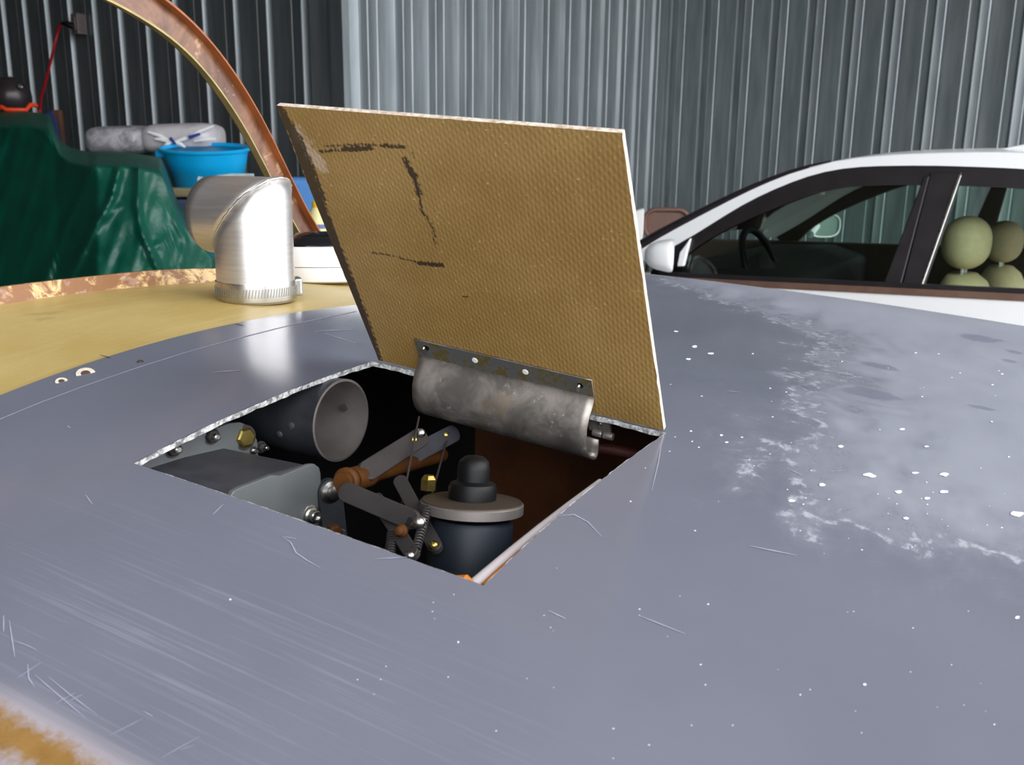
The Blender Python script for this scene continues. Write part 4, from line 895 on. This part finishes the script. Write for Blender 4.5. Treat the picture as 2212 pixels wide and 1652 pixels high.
def sphere_(c, r, n_=20):
    g = G(); v = []; f = []
    for i in range(n_+1):
        th = math.pi*i/n_
        for k in range(n_*2): a = math.pi*k/n_; q = .8; v.append(c+E1*r[0]*math.sin(th)*math.cos(a)+E2*r[1]*math.sin(th)**q*math.sin(a)+UP*r[2]*math.copysign(abs(math.cos(th))**q, math.cos(th)))
    m_ = n_*2
    for i in range(n_):
        for k in range(m_): f.append((i*m_+k, i*m_+(k+1) % m_, (i+1)*m_+(k+1) % m_, (i+1)*m_+k))
    return g.add(v, f)
seat(2088, 524, Y0+.45, 57); seat(2168, 522, Y0+1.25, 45)
# mirrors
def mirror_(c, nm_, r):
    u_ = nrm(np.cross(UP, nm_)); v_ = np.cross(nm_, u_); g = G(); V = []; Fc = []; nk = 32
    def ring_(sc_, d): return [c+(u_*abs(math.cos(a))**.7*math.copysign(1, math.cos(a))*r[0]+v_*abs(math.sin(a))**.7*math.copysign(1, math.sin(a))*r[1])*sc_+nm_*d for a in (2*math.pi*k/nk for k in range(nk))]
    for sc_, d in ((.30, -r[2]), (.62, -r[2]*.86), (.86, -r[2]*.55), (.98, -r[2]*.15), (1, 0), (.97, .006), (.90, .004), (.88, -.008)): V += ring_(sc_, d)
    for i in range(7):
        for k in range(nk): Fc.append((i*nk+k, i*nk+(k+1) % nk, (i+1)*nk+(k+1) % nk, (i+1)*nk+k))
    Fc.append(tuple(range(nk-1, -1, -1))); o = put('wing_mirror', g.add(V, Fc), M_CAR, car, 60)
    put('mirror_glass', G().add(ring_(.885, -.006), [tuple(range(nk))]), M_MIRR, o, 0)
M_MIRR = simple('mirror_glass_silver', sr(96, 108, 104), .35, .6, .02, 4)
mirror_(hp(1450, 552, Y0-.10), nrm(E1*.93+E2*.36), (.085, .062, .10))
fm = hp(1782, 487, 2*ym-Y0+.09); mirror_(fm, nrm(E1*.70-E2*.71), (.095, .066, .09)); put('mirror_arm', G().tube([fm-E2*.06-E1*.03, fm-E2*.16-UP*.04-E1*.03], .022, 10), M_CAR, car, 30)
pillar([(1476, 575), (1491, 514), (1468, 545), (1462, 575)], M_CAR, -.012, name='mirror_sail', th=.02); 
for xx in (cowlx-.55, xb1+.95):
    for yy in (Y0+.12, Y0+WID-.12):
        wq = put('wheel', G().lathe([(.18, -.1), (.3, -.1), (.325, -.07), (.325, .07), (.3, .1), (.18, .1)], HG(xx, yy, .325), E2, 32), M_TYRE, car, 30)
        put('wheel_rim', G().lathe([(.19, -.105), (.17, -.09), (.04, -.108), (1e-4, -.108)], HG(xx, yy, .325), E2, 20, cap=False), M_STEEL, wq, 30)
put('visor_light', G().lathe([(.02, 0), (.02, .02)], hp(1772, 420, ym), UP, 12), M_WHITE, car, 30)

# ================================================================== BAR STOOL behind the windscreen, rag on it
sd_ = 6.4; sc0 = pt(1440, 478, sd_); wbk = 104/FPX*sd_
so = thing('bar_stool', 'brown bar stool with a rounded padded back beyond the car windscreen', 'stool', np.array([sc0[0], sc0[1], 0]), HROT)
zt2 = pt(1440, 448, sd_)[2]; zl = pt(1440, 520, sd_)[2]
def rrect(w_, h_, r, n_=6):
    out = []
    for cx, cy, a0 in ((w_/2-r, h_/2-r, 0), (-w_/2+r, h_/2-r, 90), (-w_/2+r, -h_/2+r, 180), (w_/2-r, -h_/2+r, 270)):
        for k in range(n_+1): a = math.radians(a0+90*k/n_); out.append((cx+r*math.cos(a), cy+r*math.sin(a)))
    return out
hgt2 = zt2-zl; cbk = np.array([sc0[0], sc0[1], (zt2+zl)/2])
put('back_rim', G().tube([cbk+CR*[1, 1, 0]*x+UP*y for x, y in rrect(wbk-.03, hgt2-.03, .075)], .017, 10, closed=True), M_STOOL, so, 60)
put('back_pad', G().prism([cbk+CR*[1, 1, 0]*x+UP*y+np.array([0, .0, 0]) for x, y in rrect(wbk-.05, hgt2-.05, .07)], np.array([0, .03, 0])), M_STOOL, so, 0, bevel=.01)
sx_ = np.array([1., 0, 0])
for k in (-1, 1):
    put('back_post', G().tube([cbk+sx_*k*wbk*.36-UP*hgt2*.4, cbk+sx_*k*wbk*.36-UP*(cbk[2]-.72)], .014, 8), M_BLACK, so)
    for j in (0, 1): put('leg', G().tube([np.array([sc0[0]+k*.16, sc0[1]+.02-j*.32, .72]), np.array([sc0[0]+k*.2, sc0[1]+.04-j*.36, 0])], .014, 8), M_BLACK, so)
put('seat', G().box((sc0[0], sc0[1]-.15, .74), (.4, .38, .06)), M_STOOL, so, 0, bevel=.02)
rp = [(1372, 456), (1392, 450), (1390, 500), (1384, 540), (1366, 540)]
put('rag', G().prism([pt(x, y, sd_-.04) for x, y in rp], np.array([0, .07, 0])), M_RAG, None, 0, origin=pt(1380, 540, sd_-.04), label='white rag hanging over the left end of the brown stool back', cat='rag', bevel=.008)
